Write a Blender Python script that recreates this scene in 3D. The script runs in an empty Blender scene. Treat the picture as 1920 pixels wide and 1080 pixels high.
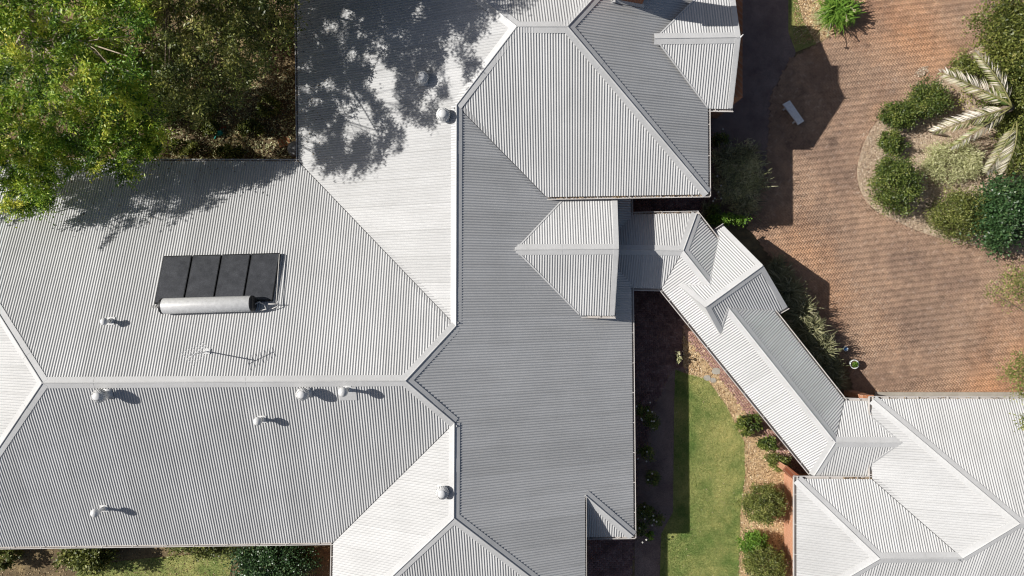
import bpy, math, random
import numpy as np
from mathutils import Vector, Matrix
random.seed(7); rng = np.random.default_rng(7)
S = bpy.context.scene
COL = S.collection
# ------------------------------------------------------------------ camera, sky, sun, exposure
F = 1297.0; H = 30.0                       # focal length in pixels of the 1920 px photograph, flying height (m)
cam = bpy.data.cameras.new('camera'); cam.sensor_width = 36; cam.lens = 36*F/1920; cam.clip_end = 3000
camo = bpy.data.objects.new('camera', cam); COL.objects.link(camo); camo.location = (0, 0, H); S.camera = camo
SUNV = np.array([1762/F, -311/F, -1.0])    # travel of the sunlight per metre of drop
W = bpy.data.worlds.new("World"); S.world = W; W.use_nodes = True
nt = W.node_tree; sky = nt.nodes.new('ShaderNodeTexSky'); sky.sky_type = 'NISHITA'; sky.sun_disc = False
sky.sun_elevation = math.radians(35.9); sky.sun_rotation = math.radians(280)
bg = nt.nodes['Background']; nt.links.new(sky.outputs[0], bg.inputs[0]); bg.inputs[1].default_value = 0.047; sky.dust_density = 2.5; sky.air_density = .85
sl = bpy.data.lights.new('sun', 'SUN'); sl.energy = 4.4; sl.angle = math.radians(0.5); sl.color = (1, .968, .925)
so = bpy.data.objects.new('sun', sl); COL.objects.link(so)
so.rotation_euler = Vector(SUNV).to_track_quat('-Z', 'Y').to_euler()
S.view_settings.view_transform = 'Standard'; S.view_settings.look = 'None'; S.view_settings.exposure = 0.33; S.view_settings.gamma = 1
S.cycles.pixel_filter_type = 'BLACKMAN_HARRIS'; S.cycles.filter_width = 1.1
S.cycles.max_bounces = 6; S.cycles.transparent_max_bounces = 4

# ------------------------------------------------------------------ helpers
def at(px, py, z=0.0):
    return np.array([(px-960)/F*(H-z), -(py-540)/F*(H-z), z])
def proj(p):
    return (960+F*p[0]/(H-p[2]), 540-F*p[1]/(H-p[2]))
def inpoly(x, y, poly):
    c = False; j = len(poly)-1
    for i in range(len(poly)):
        xi, yi = poly[i]; xj, yj = poly[j]
        if (yi > y) != (yj > y) and x < (xj-xi)*(y-yi)/(yj-yi)+xi: c = not c
        j = i
    return c
def inpoly_v(P, poly):
    x = P[:, 0]; y = P[:, 1]; c = np.zeros(len(P), bool); j = len(poly)-1
    for i in range(len(poly)):
        xi, yi = poly[i]; xj, yj = poly[j]
        if yi != yj:
            c ^= ((yi > y) != (yj > y)) & (x < (xj-xi)*(y-yi)/(yj-yi)+xi)
        j = i
    return c
def norm(v):
    v = np.asarray(v, float); return v/np.linalg.norm(v)
def tag(o, label=None, cat=None, group=None, kind=None):
    if label: o['label'] = label
    if cat: o['category'] = cat
    if group: o['group'] = group
    if kind: o['kind'] = kind
    return o
def empty(name, loc, label, cat, group=None):
    o = bpy.data.objects.new(name, None); o.empty_display_size = .2; COL.objects.link(o); o.location = tuple(loc)
    return tag(o, label, cat, group)
def root_of(o):
    t = np.zeros(3)
    while o is not None: t = t+np.array(o.location); o = o.parent
    return t
def link(name, verts, faces, mat, parent=None, smooth=False, tint=None):
    """verts in world coordinates; stored relative to the parent chain"""
    v = np.asarray(verts, float).reshape(-1, 3)
    if parent is not None: v = v-root_of(parent)
    me = bpy.data.meshes.new(name)
    if isinstance(faces, np.ndarray):
        n, k = faces.shape
        me.vertices.add(len(v)); me.vertices.foreach_set('co', v.astype(np.float32).ravel())
        me.loops.add(n*k); me.loops.foreach_set('vertex_index', faces.astype(np.int32).ravel())
        me.polygons.add(n); me.polygons.foreach_set('loop_start', np.arange(0, n*k, k, dtype=np.int32))
        me.update(calc_edges=True)
    else:
        me.from_pydata([tuple(p) for p in v], [], faces)
    if tint is not None:
        a = me.attributes.new('tint', 'FLOAT', 'FACE'); a.data.foreach_set('value', np.asarray(tint, np.float32))
    me.materials.append(mat)
    if smooth: me.polygons.foreach_set('use_smooth', np.ones(len(me.polygons), bool))
    me.update()
    o = bpy.data.objects.new(name, me); COL.objects.link(o)
    if parent is not None: o.parent = parent
    return o
class MB:
    def __init__(s): s.v = []; s.f = []
    def quad(s, a, b, c, d): n = len(s.v); s.v += [a, b, c, d]; s.f.append((n, n+1, n+2, n+3))
    def poly(s, pts): n = len(s.v); s.v += list(pts); s.f.append(tuple(range(n, n+len(pts))))
    def box(s, c, sx, sy, sz, ax=(1, 0, 0), ay=(0, 1, 0), az=(0, 0, 1)):
        c = np.asarray(c, float); ax, ay, az = (np.asarray(q, float) for q in (ax, ay, az)); n = len(s.v)
        for k in (-.5, .5):
            for j in (-.5, .5):
                for i in (-.5, .5): s.v.append(c+ax*sx*i+ay*sy*j+az*sz*k)
        s.f += [tuple(n+i for i in q) for q in ((0, 2, 3, 1), (4, 5, 7, 6), (0, 1, 5, 4), (2, 6, 7, 3), (0, 4, 6, 2), (1, 3, 7, 5))]
    def tube(s, pts, rads, seg=8, caps=True):
        pts = [np.asarray(p, float) for p in pts]
        if np.isscalar(rads): rads = [rads]*len(pts)
        n0 = len(s.v); up = None
        for i, p in enumerate(pts):
            d = norm(pts[min(i+1, len(pts)-1)]-pts[max(i-1, 0)])
            if up is None: up = np.array([0, 0, 1.]) if abs(d[2]) < .9 else np.array([1., 0, 0])
            a = norm(np.cross(up, d)); b = np.cross(d, a)
            for k in range(seg):
                t = 2*math.pi*k/seg; s.v.append(p+(a*math.cos(t)+b*math.sin(t))*rads[i])
        for i in range(len(pts)-1):
            for k in range(seg):
                k2 = (k+1) % seg; A = n0+i*seg
                s.f.append((A+k, A+k2, A+seg+k2, A+seg+k))
        if caps:
            s.f.append(tuple(n0+k for k in range(seg))[::-1]); A = n0+(len(pts)-1)*seg; s.f.append(tuple(A+k for k in range(seg)))
    def lathe(s, c, prof, seg=16, axis=(0, 0, 1)):
        c = np.asarray(c, float); az = norm(axis); t = np.array([1., 0, 0]) if abs(az[0]) < .8 else np.array([0, 1., 0])
        ax = norm(np.cross(t, az)); ay = np.cross(az, ax); n0 = len(s.v)
        for r, z in prof:
            for k in range(seg):
                q = 2*math.pi*k/seg; s.v.append(c+az*z+(ax*math.cos(q)+ay*math.sin(q))*r)
        for i in range(len(prof)-1):
            for k in range(seg):
                k2 = (k+1) % seg; A = n0+i*seg; s.f.append((A+k, A+k2, A+seg+k2, A+seg+k))
    def link(s, name, mat, parent=None, smooth=False): return link(name, s.v, s.f, mat, parent, smooth)

# ------------------------------------------------------------------ materials
def newmat(name, rough=.6, spec=.3):
    m = bpy.data.materials.new(name); m.use_nodes = True; b = m.node_tree.nodes['Principled BSDF']
    b.inputs['Roughness'].default_value = rough; b.inputs['Specular IOR Level'].default_value = spec
    return m, m.node_tree, b
def ramp_noise(nt, scale, stops, detail=6, rough=.6, coord='Object', dist=0):
    tc = nt.nodes.new('ShaderNodeTexCoord'); n = nt.nodes.new('ShaderNodeTexNoise')
    n.inputs['Scale'].default_value = scale; n.inputs['Detail'].default_value = detail; n.inputs['Roughness'].default_value = rough
    n.inputs['Distortion'].default_value = dist
    nt.links.new(tc.outputs[coord], n.inputs['Vector'])
    r = nt.nodes.new('ShaderNodeValToRGB'); nt.links.new(n.outputs['Fac'], r.inputs[0]); e = r.color_ramp.elements
    while len(e) < len(stops): e.new(.5)
    for k, (p, c) in enumerate(stops): e[k].position = p; e[k].color = (*c, 1)
    return r.outputs[0], n
def mix(nt, a, b, fac, mode='MIX'):
    m = nt.nodes.new('ShaderNodeMix'); m.data_type = 'RGBA'; m.blend_type = mode
    for inp, v in ((m.inputs[0], fac), (m.inputs[6], a), (m.inputs[7], b)):
        if hasattr(v, 'links'): nt.links.new(v, inp)
        elif isinstance(v, (int, float)): inp.default_value = v
        else: inp.default_value = (*v, 1)
    return m.outputs[2]
def noise_mat(name, layers, rough=.8, spec=.2, bump=0, bscale=40):
    """layers: [(scale, stops, mode, fac)...] multiplied or mixed in turn"""
    m, nt, b = newmat(name, rough, spec); c = None
    for sc, st, mode, fac in layers:
        o, n = ramp_noise(nt, sc, st); c = o if c is None else mix(nt, c, o, fac, mode)
    nt.links.new(c, b.inputs['Base Color'])
    if bump:
        o, n = ramp_noise(nt, bscale, [(0, (0, 0, 0)), (1, (1, 1, 1))])
        bp = nt.nodes.new('ShaderNodeBump'); bp.inputs['Strength'].default_value = bump; bp.inputs['Distance'].default_value = .02
        nt.links.new(n.outputs['Fac'], bp.inputs['Height']); nt.links.new(bp.outputs[0], b.inputs['Normal'])
    return m
def flat_mat(name, c, rough=.6, spec=.3, metal=0):
    m, nt, b = newmat(name, rough, spec); b.inputs['Metallic'].default_value = metal
    o, n = ramp_noise(nt, 9, [(.3, tuple(x*.86 for x in c)), (.7, tuple(min(1, x*1.08) for x in c))]); nt.links.new(o, b.inputs['Base Color'])
    return m
def tint_mat(name, stops, rough=.6, spec=.25, trans=0.0, big=None):
    """colour picked per leaf / brick / chip by the face attribute tint"""
    m, nt, b = newmat(name, rough, spec)
    a = nt.nodes.new('ShaderNodeAttribute'); a.attribute_name = 'tint'
    r = nt.nodes.new('ShaderNodeValToRGB'); nt.links.new(a.outputs['Fac'], r.inputs[0]); e = r.color_ramp.elements
    while len(e) < len(stops): e.new(.5)
    for k, (p, c) in enumerate(stops): e[k].position = p; e[k].color = (*c, 1)
    c = r.outputs[0]
    for sc, st, mode, fac in (big or []):
        o, n = ramp_noise(nt, sc, st); c = mix(nt, c, o, fac, mode)
    nt.links.new(c, b.inputs['Base Color'])
    if trans:
        t = nt.nodes.new('ShaderNodeBsdfTranslucent'); nt.links.new(c, t.inputs[0])
        ms = nt.nodes.new('ShaderNodeMixShader'); ms.inputs[0].default_value = trans
        nt.links.new(b.outputs[0], ms.inputs[1]); nt.links.new(t.outputs[0], ms.inputs[2])
        nt.links.new(ms.outputs[0], nt.nodes['Material Output'].inputs['Surface'])
    return m
M = {}
def roofmat():
    m, nt, b = newmat('roof_steel', .5, .35)
    o, n = ramp_noise(nt, .55, [(.25, (.505, .505, .50)), (.75, (.60, .60, .595))], 8, .65)
    o2, n2 = ramp_noise(nt, 14, [(.3, (.93, .93, .925)), (.6, (1, 1, 1))], 6, .7)
    c = mix(nt, o, o2, 1.0, 'MULTIPLY')
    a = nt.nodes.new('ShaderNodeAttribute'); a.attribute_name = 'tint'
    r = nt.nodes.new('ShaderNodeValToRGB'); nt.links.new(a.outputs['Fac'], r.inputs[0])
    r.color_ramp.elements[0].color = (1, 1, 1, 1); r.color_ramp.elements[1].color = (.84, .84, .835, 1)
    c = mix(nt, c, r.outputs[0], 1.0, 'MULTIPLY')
    uvn = nt.nodes.new('ShaderNodeUVMap'); mp = nt.nodes.new('ShaderNodeMapping'); nt.links.new(uvn.outputs[0], mp.inputs[0]); mp.inputs['Scale'].default_value = (5.5, .32, 1)
    n3 = nt.nodes.new('ShaderNodeTexNoise'); n3.inputs['Scale'].default_value = 1; n3.inputs['Detail'].default_value = 7; n3.inputs['Roughness'].default_value = .7; nt.links.new(mp.outputs[0], n3.inputs['Vector'])
    r3 = nt.nodes.new('ShaderNodeValToRGB'); nt.links.new(n3.outputs['Fac'], r3.inputs[0]); r3.color_ramp.elements[0].position = .32; r3.color_ramp.elements[0].color = (.80, .795, .78, 1); r3.color_ramp.elements[1].position = .56; r3.color_ramp.elements[1].color = (1, 1, 1, 1)
    c = mix(nt, c, r3.outputs[0], .42, 'MULTIPLY'); nt.links.new(c, b.inputs['Base Color'])
    return m
M['roof'] = roofmat()
M['cap'] = noise_mat('roof_cap_steel', [(.8, [(.3, (.50, .50, .495)), (.7, (.585, .585, .58))], 'MIX', 1), (11, [(.3, (.92, .92, .91)), (.6, (1, 1, 1))], 'MULTIPLY', 1)], .45, .35)
M['tray'] = flat_mat('valley_tray_steel', (.3, .3, .3), .6)
M['gutter'] = noise_mat('gutter_steel', [(1.5, [(.3, (.50, .46, .42)), (.7, (.60, .575, .55))], 'MIX', 1)], .5, .3)
M['galv'] = flat_mat('vent_painted_steel', (.70, .70, .69), .4, .4)
def brickmat(name, c1, c2, mortar, sx=.24, sy=.086):
    m, nt, b = newmat(name, .85, .15)
    tc = nt.nodes.new('ShaderNodeTexCoord'); sep = nt.nodes.new('ShaderNodeSeparateXYZ'); nt.links.new(tc.outputs['Object'], sep.inputs[0])
    add = nt.nodes.new('ShaderNodeMath'); add.operation = 'ADD'; nt.links.new(sep.outputs[0], add.inputs[0]); nt.links.new(sep.outputs[1], add.inputs[1])
    comb = nt.nodes.new('ShaderNodeCombineXYZ'); nt.links.new(add.outputs[0], comb.inputs[0]); nt.links.new(sep.outputs[2], comb.inputs[1])
    br = nt.nodes.new('ShaderNodeTexBrick'); nt.links.new(comb.outputs[0], br.inputs['Vector'])
    br.inputs['Color1'].default_value = (*c1, 1); br.inputs['Color2'].default_value = (*c2, 1); br.inputs['Mortar'].default_value = (*mortar, 1)
    br.inputs['Scale'].default_value = 1; br.inputs['Brick Width'].default_value = sx; br.inputs['Row Height'].default_value = sy; br.inputs['Mortar Size'].default_value = .01
    nt.links.new(br.outputs[0], b.inputs['Base Color']); return m
M['brick'] = brickmat('red_brick', (.42, .16, .075), (.50, .22, .11), (.5, .4, .31))
M['brickdark'] = brickmat('chimney_brick', (.22, .07, .035), (.28, .10, .05), (.3, .22, .17))
M['fascia'] = flat_mat('painted_timber', (.5, .47, .43))
M['glassblack'] = noise_mat('collector_glass', [(3, [(.3, (.035, .037, .042)), (.75, (.075, .078, .086))], 'MIX', 1), (30, [(.4, (.8, .8, .8)), (.7, (1.3, 1.3, 1.3))], 'MULTIPLY', 1)], .35, .45)
M['black'] = flat_mat('black_frame', (.012, .013, .015), .5)
M['tank'] = flat_mat('tank_steel', (.64, .64, .63), .35, .5, .1)
M['wire'] = flat_mat('dark_alloy', (.05, .05, .055), .5)
M['copper'] = flat_mat('pale_pipe', (.6, .58, .55), .4)
M['bark'] = noise_mat('bark', [(12, [(.3, (.09, .07, .05)), (.7, (.24, .19, .14))], 'MIX', 1)], .9, .1)
M['palebark'] = noise_mat('pale_bark', [(12, [(.3, (.25, .2, .15)), (.7, (.45, .38, .3))], 'MIX', 1)], .9, .1)

# ------------------------------------------------------------------ roof vertices: pixel of the photo + height found by least squares over the flat roof planes
V = {}
def vx(n, x, y, f=None): V[n] = (x, y, f)
vx('J1', 80, 718, .182); vx('J2', 760, 714, .182)
for n, x, y in (('K0', 856, 197), ('K1', 855, 611), ('K2', 852, 793), ('K3', 851, 971)): vx(n, x, y, .159)
vx('L1', 969, 50, .19); vx('L2', 1064, 50, .19)
vx('V1', 561, 304, .07); vx('P1', -180, 303, .07); vx('T1', 556, -150, .07); vx('T2', 713, -150); vx('T3', 1248, -150)
vx('V2', 626, 1016, .09); vx('P2', -126, 1026, .09); vx('W2b', 622, 1187, .09)
vx('Ea', 1181, 372, .066); vx('Eb', 1187, 1005, .066); vx('S4t', 1097, 928, .09); vx('S4c', 1098, 1006, .066); vx('E3', 1098, 1161, .09)
vx('L3', 1327, 363, .115); vx('S2v', 1023, 368, .115); vx('E2b', 1324, -150, .115)
vx('G2a', 965, 468, .13); vx('G2b', 1158, 467, .13); vx('G2s', 1150, 591, .096); vx('G2sv', 1085, 590, .096); vx('G2n', 1155, 374, .104); vx('G2nv', 1055, 373, .104)
vx('G1a', 1227, 72, .147); vx('G1b', 1386, 70, .147); vx('G1s', 1371, 203, .113); vx('G1sv', 1325, 202, .113); vx('G1n', 1369, -50, .117); vx('G1nv', 1351, -50, .117)
vx('b1', 1158, 468, .086); vx('b2', 1281, 470, .086); vx('b3', 1566, 829, .086); vx('b4', 1690, 830, .086)
vx('bn0', 1158, 404, .066); vx('bn1', 1306, 401, .066); vx('bs0', 1158, 538, .066); vx('bs1', 1241, 540, .066)
vx('bn2', 1583, 752, .066); vx('bs2', 1526, 892, .066); vx('bn3', 1637, 754, .066); vx('bn4', 1637, 783); vx('bs3', 1636, 893, .066); vx('bs4', 1637, 868)
vx('a', 1324, 575, .097); vx('n', 1429, 499, .097); vx('nw', 1356, 426, .066); vx('nwv', 1338, 438, .066); vx('nwr', 1330, 531, .086); vx('nws', 1275, 534)
vx('se', 1474, 576, .066); vx('sev', 1453, 588, .066); vx('ser', 1367, 579, .086); vx('ses', 1351, 624)
vx('c1', 1637, 749, .069); vx('c1b', 1637, 900, .069); vx('c2', 1495, 899, .069); vx('g2', 1649, 1047, .11); vx('g3', 1804, 1046, .11); vx('g1', 1911, 981, .135)
vx('g1r', 2150, 981, .135); vx('c1r', 2150, 751, .069); vx('c3', 1495, 1138, .069); vx('c3r', 2150, 1140, .069)
# facet: vertices, then the kind of each edge v[i]->v[i+1]: r ridge/hip, v valley, e eave, g gable rake, x none
FAC = {
 'N1': (['J1', 'J2', 'K1', 'V1', 'P1'], 'rrver'), 'S1': (['J1', 'P2', 'V2', 'K2', 'J2'], 'revrr'), 'W3': (['J1', 'P1', 'P2'], 'rer'),
 'W1': (['K0', 'K1', 'V1', 'T1', 'T2', 'L1'], 'rvexrr'), 'N2': (['L1', 'T2', 'T3', 'L2'], 'rxrr'), 'S2': (['L1', 'L2', 'L3', 'S2v', 'K0'], 'rrevr'),
 'E2': (['L2', 'T3', 'E2b', 'L3'], 'rxer'), 'E': (['K0', 'S2v', 'Ea', 'Eb', 'S4t', 'E3', 'K3', 'K2', 'J2', 'K1'], 'vxerGrrrrr'),
 'W2': (['K2', 'V2', 'W2b', 'K3'], 'verr'), 'S3': (['K3', 'W2b', 'E3'], 'rxr'), 'S4': (['S4t', 'Eb', 'S4c'], 'rex'),
 'G2N': (['G2a', 'G2b', 'G2n', 'G2nv'], 'rgev'), 'G2S': (['G2a', 'G2sv', 'G2s', 'G2b'], 'vegr'),
 'G1N': (['G1a', 'G1b', 'G1n', 'G1nv'], 'rgev'), 'G1S': (['G1a', 'G1sv', 'G1s', 'G1b'], 'vegr'),
 'B0N': (['b1', 'b2', 'bn1', 'bn0'], 'rrex'), 'B0S': (['b1', 'bs0', 'bs1', 'b2'], 'xevr'),
 'BSW': (['b2', 'bs1', 'bs2', 'b3'], 'verr'), 'BNE': (['b2', 'b3', 'bn2', 'bn1'], 'rver'),
 'B2N': (['b3', 'b4', 'bn4', 'bn3', 'bn2'], 'rvxev'), 'B2S': (['b3', 'bs2', 'bs3', 'bs4', 'b4'], 'rexvr'),
 'G3N': (['a', 'n', 'nw', 'nwv', 'nwr', 'nws'], 'rgevvg'), 'G3S': (['a', 'ses', 'ser', 'sev', 'se', 'n'], 'gvvegr'),
 'W4': (['c1', 'c1b', 'g3', 'g1'], 'evrr'), 'N4': (['c1', 'g1', 'g1r', 'c1r'], 'rrxe'), 'W5': (['c2', 'c3', 'g2'], 'err'),
 'N5': (['c2', 'g2', 'g3', 'c1b'], 'rrve'), 'S5': (['g2', 'c3', 'c3r', 'g1r', 'g1', 'g3'], 'rexrrr')}
LEVEL = [('J1', 'J2'), ('K0', 'K1'), ('K2', 'K3'), ('L1', 'L2'), ('V1', 'P1'), ('V1', 'T1'), ('V2', 'P2'), ('V2', 'W2b'), ('Ea', 'Eb'), ('Eb', 'S4c'), ('S4t', 'E3'),
 ('L3', 'S2v'), ('L3', 'E2b'), ('G2a', 'G2b'), ('G2s', 'G2sv'), ('G2n', 'G2nv'), ('G1a', 'G1b'), ('G1s', 'G1sv'), ('G1n', 'G1nv'), ('b1', 'b2'), ('b2', 'b3'), ('b3', 'b4'),
 ('bn0', 'bn1'), ('bn1', 'bn2'), ('bn2', 'bn3'), ('bs0', 'bs1'), ('bs1', 'bs2'), ('bs2', 'bs3'), ('a', 'n'), ('nw', 'nwv'), ('se', 'sev'), ('c1', 'c1b'), ('c1', 'c1r'), ('c2', 'c1b'), ('c2', 'c3'), ('c3', 'c3r'), ('g1', 'g1r'), ('g2', 'g3')]
names = list(V); ix = {n: i for i, n in enumerate(names)}; nv = len(names); fk = list(FAC)
rows = []; rhs = []
def eq(d, r, w):
    a = np.zeros(nv+3*len(fk))
    for k, c in d.items(): a[k] += c*w
    rows.append(a); rhs.append(r*w)
for j, k in enumerate(fk):
    for n in FAC[k][0]:
        x, y = (V[n][0]-960)/1000, (V[n][1]-540)/1000
        eq({ix[n]: 1, nv+3*j: -x, nv+3*j+1: -y, nv+3*j+2: -1}, 0, 1)
for n in ('nwr', 'ser'):                           # on the walkway's ridge
    j = fk.index('BNE'); x, y = (V[n][0]-960)/1000, (V[n][1]-540)/1000
    eq({ix[n]: 1, nv+3*j: -x, nv+3*j+1: -y, nv+3*j+2: -1}, 0, 1)
for n in ('nws', 'ses'):
    j = fk.index('BSW'); x, y = (V[n][0]-960)/1000, (V[n][1]-540)/1000
    eq({ix[n]: 1, nv+3*j: -x, nv+3*j+1: -y, nv+3*j+2: -1}, 0, .5)
for n in ('G2a', 'G2sv', 'G2nv'):
    j = fk.index('E'); x, y = (V[n][0]-960)/1000, (V[n][1]-540)/1000
    eq({ix[n]: 1, nv+3*j: -x, nv+3*j+1: -y, nv+3*j+2: -1}, 0, .5)
for n in ('b4', 'bn4', 'bs4'):
    j = fk.index('W4'); x, y = (V[n][0]-960)/1000, (V[n][1]-540)/1000
    eq({ix[n]: 1, nv+3*j: -x, nv+3*j+1: -y, nv+3*j+2: -1}, 0, 1)
for p, q in LEVEL: eq({ix[p]: 1, ix[q]: -1}, 0, .6)
for n in names:
    f = V[n][2]; eq({ix[n]: 1}, 1/(1-(f if f else .08)), .06 if f else .002)
sol = np.linalg.lstsq(np.array(rows), np.array(rhs), rcond=None)[0]
VP = {n: at(V[n][0], V[n][1], H*(1-1/sol[ix[n]])) for n in names}
PL = {}
for k in fk:
    pts = np.array([VP[n] for n in FAC[k][0]]); c = pts.mean(0); n = np.linalg.svd(pts-c)[2][2]
    if n[2] < 0: n = -n
    v = np.array([0, 0, 1.])-n*n[2]; v = norm(v); u = np.cross(v, n)
    PL[k] = (c, n, u, v)
if 'DEBUG' in globals():
    for k in fk:
        c, n, u, v = PL[k]; pts = np.array([VP[q] for q in FAC[k][0]])
        print(k, 'pitch %.1f' % math.degrees(math.acos(n[2])), 'az %.1f' % math.degrees(math.atan2(n[1], n[0])), 'res', np.round((pts-c)@n, 3), 'z', np.round(pts[:, 2], 2))
def roof_z(k, x, y):
    c, n, u, v = PL[k]; return c[2]-(n[0]*(x-c[0])+n[1]*(y-c[1]))/n[2]
def on_roof(k, px, py, up=0.0):
    """point on the roof plane k (lifted by up along its normal) under pixel px, py"""
    c, n, u, v = PL[k]; o = np.array([0, 0, H]); d = at(px, py, 0)-o
    return o+d*(((c+n*up-o)@n)/(d@n))
def inset(poly, kinds, amount):
    """2-D polygon, its edges of kind v moved inwards"""
    m = len(poly); L = []
    area = sum(poly[i][0]*poly[(i+1) % m][1]-poly[(i+1) % m][0]*poly[i][1] for i in range(m)); sg = 1 if area > 0 else -1
    for i in range(m):
        p, q = np.array(poly[i]), np.array(poly[(i+1) % m]); d = norm(q-p); nn = np.array([-d[1], d[0]])*sg
        L.append((p+nn*amount.get(kinds[i], 0), d))
    out = []
    for i in range(m):
        (p, d), (q, e) = L[i-1], L[i]; cr = d[0]*e[1]-d[1]*e[0]
        if abs(cr) < .08: out.append(q)
        else: out.append(p+d*(((q-p)[0]*e[1]-(q-p)[1]*e[0])/cr))
    return out
PITCH = .098; AMP = .0110; SEG = 8
def corrugated(k, parent):
    c, n, u, v = PL[k]; P = [VP[q] for q in FAC[k][0]]
    poly = inset([((p-c)@u, (p-c)@v) for p in P], FAC[k][1], {'v': .014, 'e': -.03})
    us = [p[0] for p in poly]; u0 = math.floor(min(us)/PITCH)*PITCH; st = PITCH/SEG; N = int((max(us)-u0)/st)+1
    def cross(uu):
        r = []; m = len(poly)
        for i in range(m):
            a, b = poly[i], poly[(i+1) % m]
            if (a[0] > uu) != (b[0] > uu): r.append(a[1]+(b[1]-a[1])*(uu-a[0])/(b[0]-a[0]))
        return sorted(r)
    vs, fs, ti = [], [], []; off = random.uniform(0, 10); rt = {}
    for i in range(N):
        ua, ub = u0+i*st, u0+(i+1)*st; A, B = cross(ua+1e-5), cross(ub-1e-5)
        if len(A) != len(B) or not A: A = B = cross((ua+ub)/2)
        ha = AMP*math.sin(2*math.pi*i/SEG); hb = AMP*math.sin(2*math.pi*(i+1)/SEG)
        sh = int((i/SEG+off)//10); t = rt.setdefault(sh, random.random())
        for j in range(0, len(A)-1, 2):
            b0 = len(vs)
            vs += [c+u*ua+v*A[j]+n*ha, c+u*ub+v*B[j]+n*hb, c+u*ub+v*B[j+1]+n*hb, c+u*ua+v*A[j+1]+n*ha]
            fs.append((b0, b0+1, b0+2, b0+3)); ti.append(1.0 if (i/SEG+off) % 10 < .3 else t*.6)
    o = link('roof_face', np.array(vs), np.array(fs), M['roof'], parent, tint=ti)
    d = np.array(vs)-c; uv = np.stack([d@u+off*7, d@v], 1); L = o.data.uv_layers.new(name='sheet'); L.data.foreach_set('uv', uv[np.array(fs).ravel()].astype(np.float32).ravel())
    return o
EDGE = {}
for k in fk:
    vs, kd = FAC[k]
    for i in range(len(vs)): EDGE.setdefault(frozenset((vs[i], vs[(i+1) % len(vs)])), []).append((k, kd[i]))
def into(k, p, q):
    c, n, u, v = PL[k]; d = norm(q-p); w = np.cross(n, d); cen = np.mean([VP[x] for x in FAC[k][0]], 0)
    return norm(w if w@(cen-p) > 0 else -w)
def wedge_in(k, a, b):
    # which side of the edge a->b facet k lies on, robust for concave outlines
    vs = FAC[k][0]; i = vs.index(a); c, n, u, v = PL[k]
    poly = [((VP[x]-c)@u, (VP[x]-c)@v) for x in vs]; m = len(vs)
    area = sum(poly[t][0]*poly[(t+1) % m][1]-poly[(t+1) % m][0]*poly[t][1] for t in range(m))
    d = norm(VP[b]-VP[a]); w = np.cross(n, d)
    if vs[(i+1) % m] != b: w = -w
    return norm(w if area > 0 else -w)
seq = [0]
def strip(mb, p, q, w, n, width, lift, thick=.006):
    a, b = p+n*lift, q+n*lift; c, d = b+w*width, a+w*width
    mb.quad(a, b, c, d); mb.quad(d, c, c-n*.02, d-n*.02)
def make_edge(key, parent):
    a, b = sorted(key); p, q = VP[a], VP[b]; fs = EDGE[key]; kinds = {x[1] for x in fs}; seq[0] += 1; eps = .0007*(seq[0] % 7)
    if 'r' in kinds and len(fs) == 2:
        mb = MB()
        for k, _ in fs: strip(mb, p, q, wedge_in(k, a, b), PL[k][1], .21, .016+eps)
        up = norm(PL[fs[0][0]][1]+PL[fs[1][0]][1]); d = norm(q-p)
        mb.tube([p+up*(.022+eps), q+up*(.022+eps)], .022, 8)
        L = np.linalg.norm(q-p); t = 1.3
        for k, _ in fs:                            # lapped joints of the capping
            w = wedge_in(k, a, b)
            tt = t
            while tt < L-1:
                o = p+d*tt+PL[k][1]*(.0195+eps); mb.quad(o, o+d*.5, o+d*.5+w*.212, o+w*.212); tt += 5.4
        mb.link('ridge_cap', M['cap'], parent)
    elif 'v' in kinds:
        mb = MB()
        if len(fs) == 2:
            for k, _ in fs: strip(mb, p, q, wedge_in(k, a, b), PL[k][1], .16, -.014)
            mb.link('valley_gutter', M['tray'], parent)
        else:
            k = fs[0][0]; strip(mb, p, q, wedge_in(k, a, b), PL[k][1], .055, .014+eps); mb.link('valley_flashing', M['cap'], parent)
    elif 'e' in kinds:
        k = fs[0][0]; w = wedge_in(k, a, b); o = -norm([w[0], w[1], 0]); d = norm(q-p); mb = MB()
        prof = [(-.04, .0), (-.04, -.1), (.105, -.1), (.105, 0.0), (.135, 0.0), (.135, -.02), (.125, -.11), (-.055, -.12), (-.055, -.17), (-.075, -.17), (-.075, -.02)]
        A = [p-d*.1+o*x+np.array([0, 0, z-.035]) for x, z in prof]; B = [q+d*.1+o*x+np.array([0, 0, z-.035]) for x, z in prof]
        for i in range(len(prof)-1): mb.quad(A[i], B[i], B[i+1], A[i+1])
        mb.poly(A); mb.poly(B[::-1])
        L = np.linalg.norm(q-p); t = .6
        while t < L:
            mb.box(p+d*t+o*.05+np.array([0, 0, -.03]), .03, .17, .012, d, o); t += 1.21
        mb.link('gutter', M['gutter'], parent)
    elif 'g' in kinds or 'G' in kinds:
        k = fs[0][0]; w = wedge_in(k, a, b); n = PL[k][1]; o = -norm([w[0], w[1], 0]); mb = MB()
        if 'g' in kinds: strip(mb, p+o*.03, q+o*.03, w, n, .18, .02+eps)
        z = np.array([0, 0, 1.])
        A = [p+o*.03+n*.02, p+o*.05+n*.02, p+o*.05-z*.2, p+o*.03-z*.2]; B = [q+o*.03+n*.02, q+o*.05+n*.02, q+o*.05-z*.2, q+o*.03-z*.2]
        for i in range(3): mb.quad(A[i], B[i], B[i+1], A[i+1])
        mb.link('barge_board' if 'g' in kinds else 'fascia_board', M['cap'] if 'g' in kinds else M['fascia'], parent)
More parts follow.
